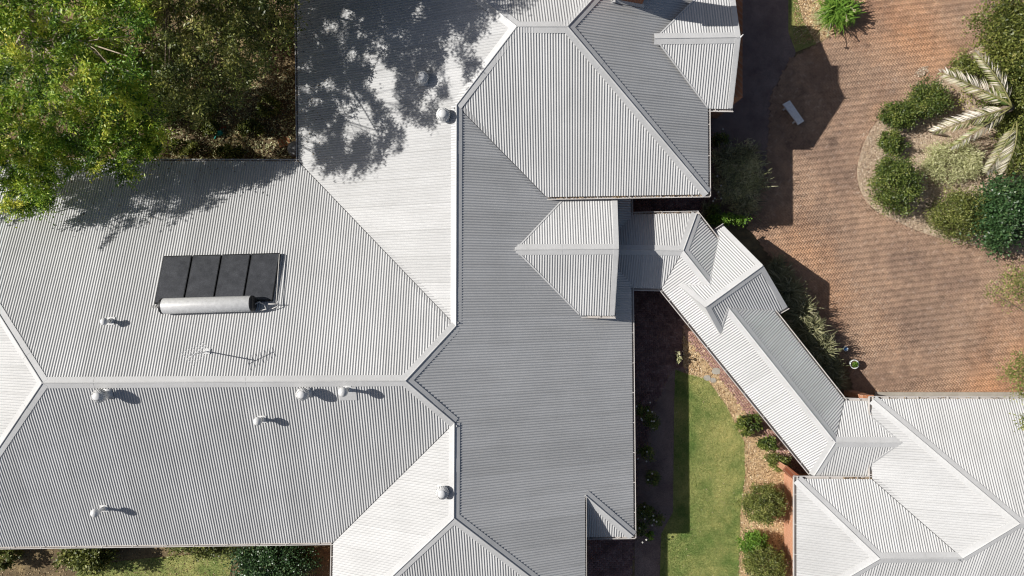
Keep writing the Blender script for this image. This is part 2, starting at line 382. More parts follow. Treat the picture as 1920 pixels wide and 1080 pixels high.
def shell(mb, foot, z0, tops):
    """walls of a footprint (world xy), tops = height of each corner"""
    m = len(foot)
    for i in range(m):
        a, b = foot[i], foot[(i+1) % m]; mb.quad((a[0], a[1], z0), (b[0], b[1], z0), (b[0], b[1], tops[(i+1) % m]), (a[0], a[1], tops[i]))
def offset_xy(pts, d):
    return inset(pts, 'w'*len(pts), {'w': d})
def gable(parent, apex, lo1, lo2, back, mat, drop=.06):
    """the triangle of wall under a pair of gable rakes"""
    ap, a, b = VP[apex], VP[lo1], VP[lo2]; inw = norm([back[0], back[1], 0])*.12; z = np.array([0, 0, -drop])
    mb = MB(); mb.poly([ap+inw+z, a+inw+z, b+inw+z]); mb.poly([ap+inw*1.6+z, b+inw*1.6+z, a+inw*1.6+z]); return mb
HOUSE = ['N1', 'S1', 'W3', 'W1', 'N2', 'S2', 'E2', 'E', 'W2', 'S3', 'S4', 'G2N', 'G2S', 'G1N', 'G1S']
WALK = ['B0N', 'B0S', 'BSW', 'BNE', 'B2N', 'B2S', 'G3N', 'G3S']
GAR = ['W4', 'N4', 'W5', 'N5', 'S5']
house = empty('house', (-3, 0, 0), 'large house under a pale corrugated steel roof with many hips and valleys', 'house')
walkway = empty('covered_walkway', at(1420, 660), 'narrow diagonal covered walkway with a corrugated roof linking house and garage', 'walkway')
garage = empty('garage', at(1800, 950), 'red brick garage with pale hipped corrugated roof at the lower right', 'garage')
for lst, par in ((HOUSE, house), (WALK, walkway), (GAR, garage)):
    done = set()
    for k in lst:
        corrugated(k, par); vs = FAC[k][0]
        for i in range(len(vs)):
            key = frozenset((vs[i], vs[(i+1) % len(vs)]))
            if key not in done: done.add(key); make_edge(key, par)
# walls
def xy(*ns): return [VP[n][:2] for n in ns]
mb = MB()
ex = VP['S4t'][0]-.55; n1 = VP['V1'][1]-.5; w1 = VP['V1'][0]+.5; s2 = VP['S2v'][1]+.5
foot = [(VP['P1'][0]+.5, n1), (w1, n1), (w1, VP['T1'][1]), (VP['L3'][0]-.5, VP['T1'][1]), (VP['L3'][0]-.5, s2), (ex, s2), (ex, VP['E3'][1]), (VP['V2'][0]+.5, VP['E3'][1]), (VP['V2'][0]+.5, VP['V2'][1]+.5), (VP['P1'][0]+.5, VP['V2'][1]+.5)]
shell(mb, foot, 0, [2.1, 2.1, 2.1, 3.3, 3.3, 2.4, 2.3, 2.6, 2.6, 2.6, 2.6]); mb.link('wall', M['brick'], house)
for py in (620, 730, 840, 950):
    mb = MB(); q = at(1180, py, 2.0); mb.box((q[0]-.12, q[1], 1.0), .1, .1, 2.0); mb.link('verandah_post', M['fascia'], house)
for ap, l1, l2, bk in (('G2b', 'G2s', 'G2n', (-1, 0)), ('G1b', 'G1s', 'G1n', (-1, 0))):
    gable(house, ap, l1, l2, bk, M['fascia']).link('gable_wall', M['fascia'], house)
mb = MB(); mb.box(at(1355, 140, 1.6)*np.array([1, 1, 0])+np.array([-.55, .9, 1.65]), 1.6, 4.6, 3.3); mb.link('bay_wall', M['brick'], house)
# ridge finials
for n, nm in (('G1b', house),):
    d = VP[n]-VP['G1a' if n == 'G1b' else 'a']; d = norm(d); mb = MB()
    mb.tube([VP[n]-d*.1, VP[n]+d*.05, VP[n]+d*.1+np.array([.0, .05, .16])], [.045, .04, .015], 8); mb.link('finial', M['cap'], nm)
# chimney
base = on_roof('E2', 1153, 3); br = on_roof('E2', 1203, 8); zt = 6.75; wd = br[0]-base[0]; cy = (base[1]+br[1])/2
mb = MB(); cx = base[0]+wd/2; mb.box((cx, cy+.38, (4.2+zt)/2), wd, .76, zt-4.2); ch = mb.link('chimney', M['brickdark'], house)
mb = MB(); mb.box((cx, cy+.38, zt+.06), wd+.14, .9, .15); mb.box((cx-.2, cy+.38, zt+.25), .26, .3, .24); mb.link('chimney_cap', M['brickdark'], ch)
mb = MB(); zz = roof_z('E2', base[0], cy); mb.quad((base[0]-.12, cy-.1, roof_z('E2', base[0]-.12, cy)+.03), (base[0]+wd+.1, cy-.1, roof_z('E2', base[0]+wd+.1, cy)+.03), (base[0]+wd+.1, cy, roof_z('E2', base[0]+wd+.1, cy)+.1), (base[0]-.12, cy, zz+.16))
mb.box((base[0]-.05, cy+.35, zz+.03), .1, .9, .16); mb.link('chimney_flashing', M['cap'], ch)
# walkway posts and link walls
mb = MB(); mb.poly([VP['a']-np.array([0, 0, .03]), VP['nws']-np.array([0, 0, .03]), VP['ses']-np.array([0, 0, .03])]); mb.link('gable_wall', M['cap'], walkway)
gable(walkway, 'n', 'nw', 'se', VP['a']-VP['n'], M['fascia']).link('gable_wall', M['fascia'], walkway)
ne0, ne1, sw0, sw1 = VP['bn1'], VP['bn2'], VP['bs1'], VP['bs2']
for t in (.05, .28, .5, .72, .95):
    for A, B, s in ((ne0, ne1, 1), (sw0, sw1, -1)):
        p = A+(B-A)*t; c = (ne0+sw0)/2+((ne1+sw1)/2-(ne0+sw0)/2)*t; d = norm([c[0]-p[0], c[1]-p[1], 0])
        q = p+d*.3; mb = MB(); mb.box((q[0], q[1], .93), .12, .12, 1.86, norm([ne1[0]-ne0[0], ne1[1]-ne0[1], 0]), d); mb.link('post', M['fascia'], walkway)
for s in (VP['nw'], VP['se']):
    p = s+norm(VP['a']-VP['n'])*.35; p = p+norm((VP['nw']+VP['se'])/2-s)*.25; mb = MB(); mb.box((p[0], p[1], .9), .14, .14, 1.8); mb.link('post', M['brick'], walkway)
# garage walls
foot = offset_xy([tuple(VP[n][:2]) for n in ('c1', 'c1r', 'c3r', 'c3', 'c2', 'c1b')], .32)
mb = MB(); shell(mb, foot, 0, [2.2]*6); mb.link('wall', M['brick'], garage)

# ------------------------------------------------------------------ things on the roofs
def vent_spot(k, px, py, up):
    """foot on roof k of an upright thing whose top, up metres above the foot, shows at px, py"""
    z = 3.0
    for _ in range(30):
        p = at(px, py, z+up); z = roof_z(k, p[0], p[1])
    return np.array([p[0], p[1], z])
def plate(mb, k, foot, s):
    c, n, u, v = PL[k]; mb.box(foot+n*.022, s, s, .01, u, v, n)
def turbine(k, px, py, r, up, label):
    f = vent_spot(k, px, py, up); t = empty('turbine_vent', f, label, 'roof vent', 'spinning turbine vents on the house roof')
    mb = MB(); plate(mb, k, f, r*1.7); mb.lathe(f, [(r*.6, -.05), (r*.48, .1), (r*.46, up-.1)], 20); mb.link('vent_base', M['galv'], t, True)
    mb = MB(); c = f+np.array([0, 0, up]); nb = 22
    for i in range(nb):                            # curved blades of the rotor
        a0 = 2*math.pi*i/nb; rows = []
        for j in range(7):
            ph = -1.0+2.0*j/6; rr = r*math.cos(ph*.85); z = r*.78*math.sin(ph)
            rows.append([c+np.array([math.cos(a0+d)*rr*q, math.sin(a0+d)*rr*q, z]) for d, q in ((0, 1.0), (.2, .98), (.36, .84))])
        for j in range(6):
            for m in range(2): mb.quad(rows[j][m], rows[j][m+1], rows[j+1][m+1], rows[j+1][m])
    mb.link('rotor', M['galv'], t)
    mb = MB(); mb.lathe(c, [(r*.62, r*.60), (r*.60, r*.68), (r*.45, r*.80), (r*.22, r*.87), (.001, r*.89)], 20); mb.link('dome_top', M['galv'], t, True)
    mb = MB(); mb.lathe(c, [(r*.42, -r*.7), (r*.45, r*.6)], 16); mb.link('throat', M['black'], t)
turbine('S1', 186, 742, .25, .47, 'white ribbed turbine vent beside the far left end of the long ridge')
turbine('S1', 567, 739, .235, .45, 'white ribbed turbine vent just below the ridge, between two slim flues')
turbine('W1', 831, 215, .26, .27, 'white ribbed turbine vent beside the ridge at the edge of the tree shadow')
turbine('W2', 829, 924, .25, .26, 'white ribbed turbine vent on the bright sunny slope at the lower middle')
turbine('W1', 791, 145, .26, .35, 'ribbed turbine vent standing inside the dark tree shadow')
def flue(k, px, py, r, up, label):
    f = vent_spot(k, px, py, up); t = empty('flue_pipe', f, label, 'flue', 'slim flues with round cowls on the house roof')
    mb = MB(); plate(mb, k, f, .3); mb.lathe(f, [(.11, .0), (.075, .12)], 14); mb.link('flashing', M['galv'], t)
    mb = MB(); mb.tube([f-np.array([0, 0, .1]), f+np.array([0, 0, up])], .062, 12); mb.link('pipe', M['galv'], t, True)
    mb = MB(); mb.lathe(f+np.array([0, 0, up]), [(.07, -r*.8), (r*.8, -r*.6), (r, -r*.1), (r*.93, r*.3), (r*.65, r*.68), (r*.3, r*.85), (.001, r*.88)], 18); mb.link('cowl', M['galv'], t, True)
flue('N1', 195, 603, .135, .42, 'slim white flue alone on the slope left of the solar heater')
flue('S1', 483, 790, .155, .46, 'slim white flue in the middle of the slope below the long ridge')
flue('S1', 643, 735, .175, .66, 'slim white flue by the ridge, on a square pale flashing patch')
flue('S1', 178, 962, .165, .6, 'slim white flue leaning out near the lower left gutter')
c, n, u, v = PL['S1']; mb = MB(); o = on_roof('S1', 652, 738, .02); mb.box(o, .62, .55, .012, u, v, n); tag(mb.link('flashing_sheet', M['cap']), 'flat square patch of pale flashing under the flue beside the ridge', 'flashing')
# solar water heater
def slab(mb, quad, n, th):
    a = [q for q in quad]; b = [q-n*th for q in quad]
    mb.poly(a[::-1]); mb.poly(b)
    for i in range(4): j = (i+1) % 4; mb.quad(a[i], a[j], b[j], b[i])
n = PL['N1'][1]; sh = empty('solar_water_heater', on_roof('N1', 405, 540), 'four dark collector panels with a long silver tank along their lower edge', 'solar heater')
TL, TR, BR, BL = ((307, 480), (527, 474), (513, 563), (289, 569))
L2 = lambda a, b, t: (a[0]+(b[0]-a[0])*t, a[1]+(b[1]-a[1])*t)
for i, t0 in enumerate((0, .25, .5, .75)):
    t1 = t0+.238; q = [on_roof('N1', *p, .13) for p in (L2(TL, TR, t0), L2(TL, TR, t1), L2(BL, BR, t1), L2(BL, BR, t0))]
    mb = MB(); slab(mb, q, n, .1); pn = mb.link('solar_panel', M['black'], sh)
    c4 = np.mean(q, 0); g = [c4+(p-c4)*.955+n*.004 for p in q]; mb = MB(); mb.poly(g[::-1]); mb.link('panel_glass', M['glassblack'], pn)
A, B = on_roof('N1', 305, 574, .3), on_roof('N1', 474, 569, .3); d = norm(B-A)
mb = MB(); mb.lathe(A, [(.285, .03), (.29, .05), (.29, np.linalg.norm(B-A)-.05), (.285, np.linalg.norm(B-A)-.03)], 28, d); tk = mb.link('tank', M['tank'], sh, True)
for P_, s_ in ((A, 1), (B, -1)):
    mb = MB(); mb.lathe(P_, [(.292, .05*s_), (.292, -.02*s_), (.24, -.07*s_), (.001, -.08*s_)], 24, d); mb.link('end_cap', M['black'], tk, True)
mb = MB(); pp = [on_roof('N1', x, y, h) for x, y, h in ((478, 570, .3), (486, 566, .3), (496, 572, .25), (499, 580, .2), (488, 582, .18))]; mb.tube(pp, .022, 8); mb.link('pipe', M['copper'], sh, True)
mb = MB(); mb.tube([on_roof('N1', x, y, h) for x, y, h in ((503, 570, .2), (524, 570, .2))], .02, 8)
mb.tube([on_roof('N1', x, y, h) for x, y, h in ((524, 476, .16), (518, 566, .16), (521, 574, .15), (510, 579, .12))], .018, 8); mb.link('pipe', M['copper'], sh, True)
for x in (292, 297, 301):
    mb = MB(); mb.tube([on_roof('N1', x-5, 572, .08), on_roof('N1', x-7, 577, .05)], .018, 6); mb.link('bracket', M['copper'], sh)
for y in (490, 560):
    mb = MB(); mb.tube([on_roof('N1', 306-(y-480)*.18, y, .02), on_roof('N1', 526-(y-480)*.16, y-6, .02)], .02, 6); mb.link('mounting_rail', M['wire'], sh)
# television antenna
mf = on_roof('N1', 389, 659); an = empty('tv_antenna', mf, 'spindly television antenna of thin rods standing on the roof below the solar heater', 'antenna')
Z = np.array([0, 0, 1.])
mb = MB(); mb.box(mf+PL['N1'][1]*.03, .22, .2, .02, PL['N1'][2], PL['N1'][3], PL['N1'][1]); mb.link('mast_base', M['galv'], an)
mb = MB(); mb.tube([mf, mf+Z*1.42], .02, 8); mb.link('mast', M['galv'], an)
def rods(pts, hs, ang, zz, mat, nm):
    a, b = (at(*p, zz) for p in pts); mb = MB(); mb.tube([a, b], .014, 6); mb.link('boom', M['galv'], an)
    d = norm(b-a); w = norm(np.cross(d, Z)); w = w*math.cos(ang)+d*math.sin(ang); L = np.linalg.norm(b-a)
    for t, h in hs: 
        mb = MB(); c_ = a+d*L*t; mb.tube([c_-w*h, c_+w*h], .0085, 5); mb.link('element', mat, an)
zr = mf[2]+1.38
rods(((350, 674), (386, 648)), [(.03, .34), (.2, .32), (.36, .3), (.52, .28), (.68, .27), (.84, .25), (.98, .24)], .12, zr, M['galv'], 'a')
# ------------------------------------------------------------------ ground
def gpoly(name, px, z, mat, kind='structure', raise_=0, label=None, cat=None):
    P = [at(x, y, 0) for x, y in px]; k = H/(H-0)
    pts = [np.array([p[0], p[1], z]) for p in P]
    mb = MB(); mb.poly(pts)
    if raise_:
        for i in range(len(pts)):
            a, b = pts[i], pts[(i+1) % len(pts)]; dz = np.array([0, 0, raise_]); mb.quad(a, b, b-dz, a-dz)
    o = mb.link(name, mat); tag(o, label, cat, None, kind); return o
def smooth_px(pts, n=6):
    """closed Catmull-Rom curve through pixel points"""
    out = []; m = len(pts)
    for i in range(m):
        p0, p1, p2, p3 = (np.array(pts[(i+q-1) % m], float) for q in range(4))
        for t in np.linspace(0, 1, n, endpoint=False):
            out.append(tuple(.5*((2*p1)+(p2-p0)*t+(2*p0-5*p1+4*p2-p3)*t*t+(3*p1-p0-3*p2+p3)*t**3)))
    return out
M['soil'] = noise_mat('dry_soil', [(.35, [(.35, (.10, .075, .055)), (.62, (.32, .25, .14))], 'MIX', 1), (3.5, [(.3, (.6, .6, .6)), (.7, (1.25, 1.2, 1.1))], 'MULTIPLY', 1), (30, [(.3, (.6, .6, .6)), (.7, (1.3, 1.3, 1.3))], 'MULTIPLY', 1)], .95, .05, .5, 30)
M['mulch'] = noise_mat('bark_mulch', [(.6, [(.3, (.52, .365, .21)), (.7, (.68, .52, .33))], 'MIX', 1), (9, [(.3, (.6, .58, .55)), (.65, (1.15, 1.15, 1.1))], 'MULTIPLY', 1), (45, [(.32, (.45, .43, .4)), (.6, (1.3, 1.3, 1.3))], 'MULTIPLY', 1)], .95, .05, .6, 45)
M['palemulch'] = noise_mat('pale_mulch', [(.8, [(.3, (.42, .31, .225)), (.7, (.56, .46, .35))], 'MIX', 1), (9, [(.3, (.65, .62, .6)), (.65, (1.15, 1.15, 1.1))], 'MULTIPLY', 1), (45, [(.32, (.5, .48, .45)), (.6, (1.3, 1.3, 1.3))], 'MULTIPLY', 1)], .95, .05, .6, 45)
M['turf'] = noise_mat('lawn_turf', [(.6, [(.34, (.17, .24, .08)), (.66, (.46, .43, .2))], 'MIX', 1), (2.5, [(.3, (.8, .85, .75)), (.7, (1.15, 1.1, 1.05))], 'MULTIPLY', 1), (25, [(.3, (.55, .6, .5)), (.7, (1.3, 1.3, 1.2))], 'MULTIPLY', 1)], .95, .05, .5, 50)
M['joint'] = noise_mat('paving_joint_sand', [(.45, [(.35, (.06, .042, .034)), (.58, (.30, .205, .145))], 'MIX', 1)], .95, .05)
M['concrete'] = noise_mat('concrete', [(2, [(.3, (.36, .33, .28)), (.7, (.47, .44, .38))], 'MIX', 1), (40, [(.3, (.8, .8, .8)), (.7, (1.1, 1.1, 1.1))], 'MULTIPLY', 1)], .9, .1)
mb = MB(); mb.poly([(-600, -600, 0), (600, -600, 0), (600, 600, 0), (-600, 600, 0)]); tag(mb.link('ground', M['soil']), None, None, None, 'structure')
DRIVE = [(1660, -40), (1622, 4), (1575, 58), (1532, 84), (1480, 112), (1445, 180), (1436, 330), (1400, 425), (1452, 490), (1520, 590), (1590, 690), (1604, 744), (2200, 744), (2200, -120), (1700, -120)]
ISLE = smooth_px([(1800, 112), (1745, 158), (1690, 190), (1640, 232), (1612, 290), (1608, 340), (1630, 385), (1680, 415), (1740, 440), (1800, 456), (1870, 468), (1960, 480), (2060, 440), (2100, 300), (2050, 120), (1960, 40), (1890, 40), (1840, 80)])
MULCH = [(1283, 606), (1302, 606), (1520, 905), (1500, 1110), (1384, 1110), (1387, 960), (1396, 895), (1395, 830), (1362, 762), (1326, 712), (1283, 700), (1278, 650)]
LAWN = [(1266, 693), (1283, 699), (1326, 711), (1362, 761), (1396, 830), (1397, 895), (1388, 960), (1385, 1110), (1236, 1110), (1240, 1000), (1262, 960), (1264, 760)]
SIDE = [(1140, 520), (1245, 520), (1300, 612), (1281, 612), (1281, 690), (1262, 690), (1226, 765), (1214, 840), (1196, 850), (1196, 960), (1180, 1110), (1000, 1110), (1000, 960), (1140, 950)]
SIDE2 = [(1130, 350), (1335, 350), (1318, 420), (1250, 440), (1130, 440)]
PATH = [(1282, 600), (1310, 615), (1530, 905), (1497, 897), (1468, 862), (1440, 830), (1400, 776), (1345, 702), (1282, 628)]
LAWN2 = smooth_px([(150, 1072), (215, 1054), (262, 1048), (330, 1042), (400, 1036), (470, 1022), (482, 1030), (440, 1048), (428, 1085), (400, 1130), (150, 1130)], 4)
TOPBED = [(1488, -60), (1660, -60), (1622, 2), (1575, 56), (1530, 82), (1488, 84)]
TOPLAWN = [(1478, -60), (1490, -60), (1494, 0), (1506, 40), (1530, 82), (1492, 98), (1478, 60)]
SHADEBED = [(1310, -60), (1480, -60), (1482, 60), (1492, 100), (1452, 170), (1440, 330), (1410, 420), (1330, 430), (1318, 200)]
gpoly('garden_bed', MULCH, .006, M['mulch']); gpoly('garden_bed', TOPBED, .006, M['mulch'])
M['shademulch'] = noise_mat('shade_toned_mulch', [(1.2, [(.3, (.17, .125, .115)), (.7, (.28, .215, .19))], 'MIX', 1), (40, [(.3, (.5, .5, .5)), (.65, (1.4, 1.4, 1.4))], 'MULTIPLY', 1)], .95, .05, .5, 40)  # mulch colour darkened to the purple-brown of the house shadow
gpoly('garden_bed', SHADEBED, .007, M['shademulch']); gpoly('garden_bed', [(1190, 690), (1290, 690), (1290, 1110), (1190, 1110)], .008, M['shademulch'])  # second bed is a dark sheet standing in for shade on the lawn
gpoly('lawn', LAWN, .012, M['turf']); gpoly('lawn', LAWN2, .012, M['turf']); gpoly('lawn', TOPLAWN, .014, M['turf'])
gpoly('island_bed', ISLE, .035, M['palemulch'], raise_=.05)
gpoly('concrete_edging', [(1640, 735), (2200, 735), (2200, 752), (1637, 752)], .06, M['concrete'], raise_=.08)
M['paver'] = tint_mat('brick_pavers', [(0, (.345, .232, .165)), (.35, (.38, .256, .18)), (.7, (.405, .273, .19)), (1, (.46, .33, .245))], .9, .12,
    big=[(.13, [(.35, (.80, .82, .86)), (.5, (1, 1, 1)), (.68, (1.25, 1.04, .86))], 'MULTIPLY', 1), (.9, [(.30, (.62, .63, .66)), (.42, (1, 1, 1)), (.7, (1.06, 1.06, 1.05))], 'MULTIPLY', .8), (6, [(.2, (.7, .7, .7)), (.42, (1, 1, 1)), (.8, (1.12, 1.1, 1.08))], 'MULTIPLY', .8), (.55, [(.28, (.66, .66, .69)), (.56, (1.03, 1.02, 1.0))], 'MULTIPLY', .9), (2.2, [(.28, (.7, .7, .7)), (.5, (1, 1, 1)), (.75, (1.15, 1.12, 1.08))], 'MULTIPLY', .7), (22, [(.25, (.72, .72, .72)), (.75, (1.18, 1.17, 1.16))], 'MULTIPLY', 1)])
M['paver_shade'] = tint_mat('shade_tinted_brick_pavers', [(0, (.16, .095, .095)), (.5, (.22, .14, .135)), (1, (.29, .2, .19))], .9, .12, big=[(2, [(.3, (.6, .6, .6)), (.7, (1.2, 1.2, 1.2))], 'MULTIPLY', 1)])  # the dark purple of the house shade is put into this brick colour
def herringbone(name, px, z, ang, skip=None, mat='paver', kind='structure'):
    gpoly(name+'_base', px, z, M['joint'])
    P = np.array([at(x, y, 0)[:2] for x, y in px]); L, Wd, g = .18, .09, .0036
    ca, sa = math.cos(ang), math.sin(ang); R = np.array([[ca, -sa], [sa, ca]]); Q = P@R
    lo, hi = Q.min(0)-.5, Q.max(0)+.5; cs = []
    i0, i1, j0, j1 = int(lo[0]/Wd), int(hi[0]/Wd)+1, int(lo[1]/Wd), int(hi[1]/Wd)+1
    for j in range(j0, j1):
        for i in range(i0, i1):
            m = (i-j) % 4
            if m == 0: cs.append((i*Wd+Wd, j*Wd+Wd/2, 0))
            elif m == 3: cs.append((i*Wd+Wd/2, j*Wd+Wd, 1))
    cs = np.array(cs); w = cs[:, :2]@R.T
    pix = np.stack([960+w[:, 0]*F/H, 540-w[:, 1]*F/H], 1)
    ok = inpoly_v(pix, px)
    for sp in (skip or []): ok &= ~inpoly_v(pix, sp)
    ok &= (pix[:, 0] < 2050) & (pix[:, 1] > -110)
    cs, w = cs[ok], w[ok]; N = len(cs); hx = np.where(cs[:, 2] == 0, L, Wd)/2-g/2; hy = np.where(cs[:, 2] == 0, Wd, L)/2-g/2
    v = np.zeros((N, 8, 3)); j = rng.normal(0, .0022, (N, 2)); rot = rng.normal(0, .014, N)
    for k, (sx, sy, s, dz) in enumerate([(-1, -1, 1, 0), (1, -1, 1, 0), (1, 1, 1, 0), (-1, 1, 1, 0)]+[(-1, -1, 0, 1), (1, -1, 0, 1), (1, 1, 0, 1), (-1, 1, 0, 1)]):
        dx = sx*(hx-(.004 if s == 0 else 0)); dy = sy*(hy-(.004 if s == 0 else 0)); dx, dy = dx-dy*rot, dy+dx*rot
        x = dx*ca-dy*sa; y = dx*sa+dy*ca
        v[:, k, 0] = w[:, 0]+j[:, 0]+x; v[:, k, 1] = w[:, 1]+j[:, 1]+y; v[:, k, 2] = z+.003+dz*.006+(rng.normal(0, .0012, N) if dz else 0)
    b = np.arange(N)[:, None]*8
    f = np.concatenate([b+np.array([q]) for q in ((4, 5, 6, 7), (0, 1, 5, 4), (1, 2, 6, 5), (2, 3, 7, 6), (3, 0, 4, 7))], 0)
    t = rng.beta(2.2, 2.2, N); o = link(name, v.reshape(-1, 3), f, M[mat], tint=np.tile(t, 5)); tag(o, None, None, None, kind)
herringbone('driveway', DRIVE, .016, math.radians(-38), [ISLE])
herringbone('side_path', SIDE, .010, math.radians(0), None, 'paver_shade'); herringbone('side_path', SIDE2, .010, math.radians(0), None, 'paver_shade')
M['paver_pink'] = tint_mat('pink_brick_pavers', [(0, (.30, .17, .14)), (.5, (.38, .225, .185)), (1, (.46, .30, .25))], .9, .12)
herringbone('garden_path', PATH, .018, math.radians(-52), None, 'paver_pink')

# ------------------------------------------------------------------ scattered ground cover (nobody could count it)
def scatter_px(px, n):
    P = np.array(px); lo, hi = P.min(0), P.max(0); out = np.zeros((0, 2))
    while len(out) < n:
        q = rng.uniform(lo, hi, (n, 2)); out = np.concatenate([out, q[inpoly_v(q, px)]])
    return out[:n]
def px_xy(q): return np.stack([(q[:, 0]-960)*H/F, -(q[:, 1]-540)*H/F], 1)
def leaf_quads(c, dirs, nrm, ln, wd, fold=.0):
    """diamond leaves: centres, long axes, normals, length and width arrays -> verts, faces"""
    d = dirs/np.linalg.norm(dirs, axis=1, keepdims=True); s = np.cross(d, nrm); s /= np.linalg.norm(s, axis=1, keepdims=True)+1e-9
    ln = np.broadcast_to(np.asarray(ln, float).reshape(-1, 1), (len(c), 1)); wd = np.broadcast_to(np.asarray(wd, float).reshape(-1, 1), (len(c), 1))
    v = np.stack([c-d*ln/2, c-d*ln*.08+s*wd/2+nrm*wd*fold, c+d*ln/2, c-d*ln*.08-s*wd/2+nrm*wd*fold], 1)
    return v.reshape(-1, 3), np.arange(len(c)*4).reshape(-1, 4)
def rdir(n, zb=0.0, zs=1.0):
    d = rng.normal(0, 1, (n, 3)); d[:, 2] = d[:, 2]*zs+zb; return d/np.linalg.norm(d, axis=1, keepdims=True)
def flat_bits(name, px, n, z, ln, wd, mat, tilt=.25, label='stuff'):
    w = px_xy(scatter_px(px, n)); c = np.concatenate([w, z+rng.uniform(0, .02, (n, 1))], 1)
    v, f = leaf_quads(c, rdir(n, 0, tilt), rdir(n, 2.2, .6), rng.uniform(*ln, n), rng.uniform(*wd, n))
    return tag(link(name, v, f, mat, tint=rng.random(n)), None, None, None, 'stuff')
M['chip'] = tint_mat('wood_chips', [(0, (.12, .07, .04)), (.3, (.40, .25, .13)), (.75, (.68, .48, .27)), (1, (.85, .72, .52))], .9, .1)
M['palechip'] = tint_mat('pale_chips', [(0, (.16, .1, .07)), (.4, (.42, .31, .22)), (1, (.7, .6, .47))], .9, .1)
M['litter'] = tint_mat('dry_leaves', [(0, (.10, .06, .035)), (.5, (.32, .22, .12)), (1, (.55, .44, .28))], .9, .1)
M['blade'] = tint_mat('grass_blades', [(0, (.10, .16, .045)), (.5, (.22, .275, .10)), (.8, (.38, .38, .17)), (1, (.55, .48, .28))], .8, .1, .25, big=[(.6, [(.34, (.8, 1.0, .8)), (.66, (1.9, 1.55, 1.6))], 'MULTIPLY', 1), (2.5, [(.3, (.8, .85, .75)), (.7, (1.2, 1.15, 1.05))], 'MULTIPLY', 1)])
flat_bits('spilled_sand', [(1712, 142), (1722, 128), (1738, 124), (1740, 134), (1726, 146)], 220, .03, (.04, .1), (.03, .06), M['palechip'], .1)
flat_bits('mulch_chips', MULCH, 9000, .012, (.05, .13), (.02, .045), M['chip'])
flat_bits('mulch_chips', TOPBED, 4000, .012, (.05, .13), (.02, .05), M['chip'])
flat_bits('mulch_chips', ISLE, 16000, .04, (.05, .14), (.02, .045), M['palechip'])
ICX, ICY = np.mean(ISLE, 0)
flat_bits('mulch_chips', [(ICX+(x-ICX)*1.05, ICY+(y-ICY)*1.06) for x, y in ISLE], 5200, .036, (.04, .1), (.015, .035), M['palechip'])
flat_bits('leaf_litter', [(-60, -60), (556, -60), (556, 300), (-60, 300)], 9000, .01, (.06, .13), (.03, .06), M['litter'])
flat_bits('leaf_litter', [(-60, 1020), (640, 1015), (640, 1100), (-60, 1100)], 3000, .006, (.04, .10), (.02, .05), M['litter'])
flat_bits('leaf_litter', [(1450, 100), (1920, 60), (1920, 740), (1600, 740), (1500, 480)], 170, .032, (.03, .09), (.02, .04), M['palechip'])
def grass(px, n, hgt):
    w = px_xy(scatter_px(px, n)); d = rdir(n, .9, .5); ln = rng.uniform(.5, 1.2, n)*hgt
    c = np.concatenate([w, np.full((n, 1), .014)], 1)+d*ln[:, None]/2
    v, f = leaf_quads(c, d, rdir(n), ln, rng.uniform(.008, .016, n)); tag(link('grass', v, f, M['blade'], tint=np.clip(rng.normal(.45, .22, n), 0, 1)), None, None, None, 'stuff')
grass(LAWN, 42000, .07); grass(LAWN2, 14000, .07); grass(TOPLAWN, 4000, .06)
LCX, LCY = np.mean(LAWN, 0); grass([(LCX+(x-LCX)*1.045, LCY+(y-LCY)*1.012) for x, y in LAWN], 6000, .08)
flat_bits('leaf_litter', LAWN, 60, .06, (.03, .08), (.02, .035), M['palechip'])

def roof_bits(k, poly, n):
    q = scatter_px(poly, n); c = np.array([on_roof(k, x, y, .022) for x, y in q]); nn = PL[k][1]; nr = rdir(n, 0, .3)*.25+nn
    v, f = leaf_quads(c, np.cross(rdir(n), nn), nr, rng.uniform(.05, .11, n), rng.uniform(.02, .04, n)); tag(link('leaf_litter', v, f, M['litter'], tint=rng.random(n)), None, None, None, 'stuff')
roof_bits('N1', [(100, 304), (545, 304), (540, 318), (300, 330), (100, 345)], 130); roof_bits('N1', [(60, 304), (400, 304), (300, 420), (60, 420)], 60); roof_bits('W1', [(562, 20), (620, 20), (600, 300), (564, 290)], 70)
def gutter_bits(a, b, n, t0=0, t1=1):
    p, q = VP[a], VP[b]; t = rng.uniform(t0, t1, n)[:, None]; d = norm(q-p); o = np.array([-d[1], d[0], 0]); k = [f for f, kd in EDGE[frozenset((a, b))]][0]
    if o@wedge_in(k, *sorted((a, b))) > 0: o = -o
    c = p+(q-p)*t+o*rng.uniform(.0, .10, (n, 1))+np.array([0, 0, -.06])+rng.uniform(0, .03, (n, 1))*np.array([0, 0, 1.])
    v, f = leaf_quads(c, rdir(n, 0, .3), rdir(n, 1.5), rng.uniform(.05, .1, n), rng.uniform(.02, .04, n)); tag(link('leaf_litter', v, f, M['litter'], tint=rng.random(n)*.8), None, None, None, 'stuff')
gutter_bits('V1', 'P1', 420); gutter_bits('L3', 'S2v', 260); gutter_bits('bn0', 'bn1', 150); gutter_bits('c2', 'c1b', 90, .6, 1); gutter_bits('bs2', 'bs3', 70, .6, 1); gutter_bits('V1', 'T1', 160); gutter_bits('c1', 'c1r', 150)
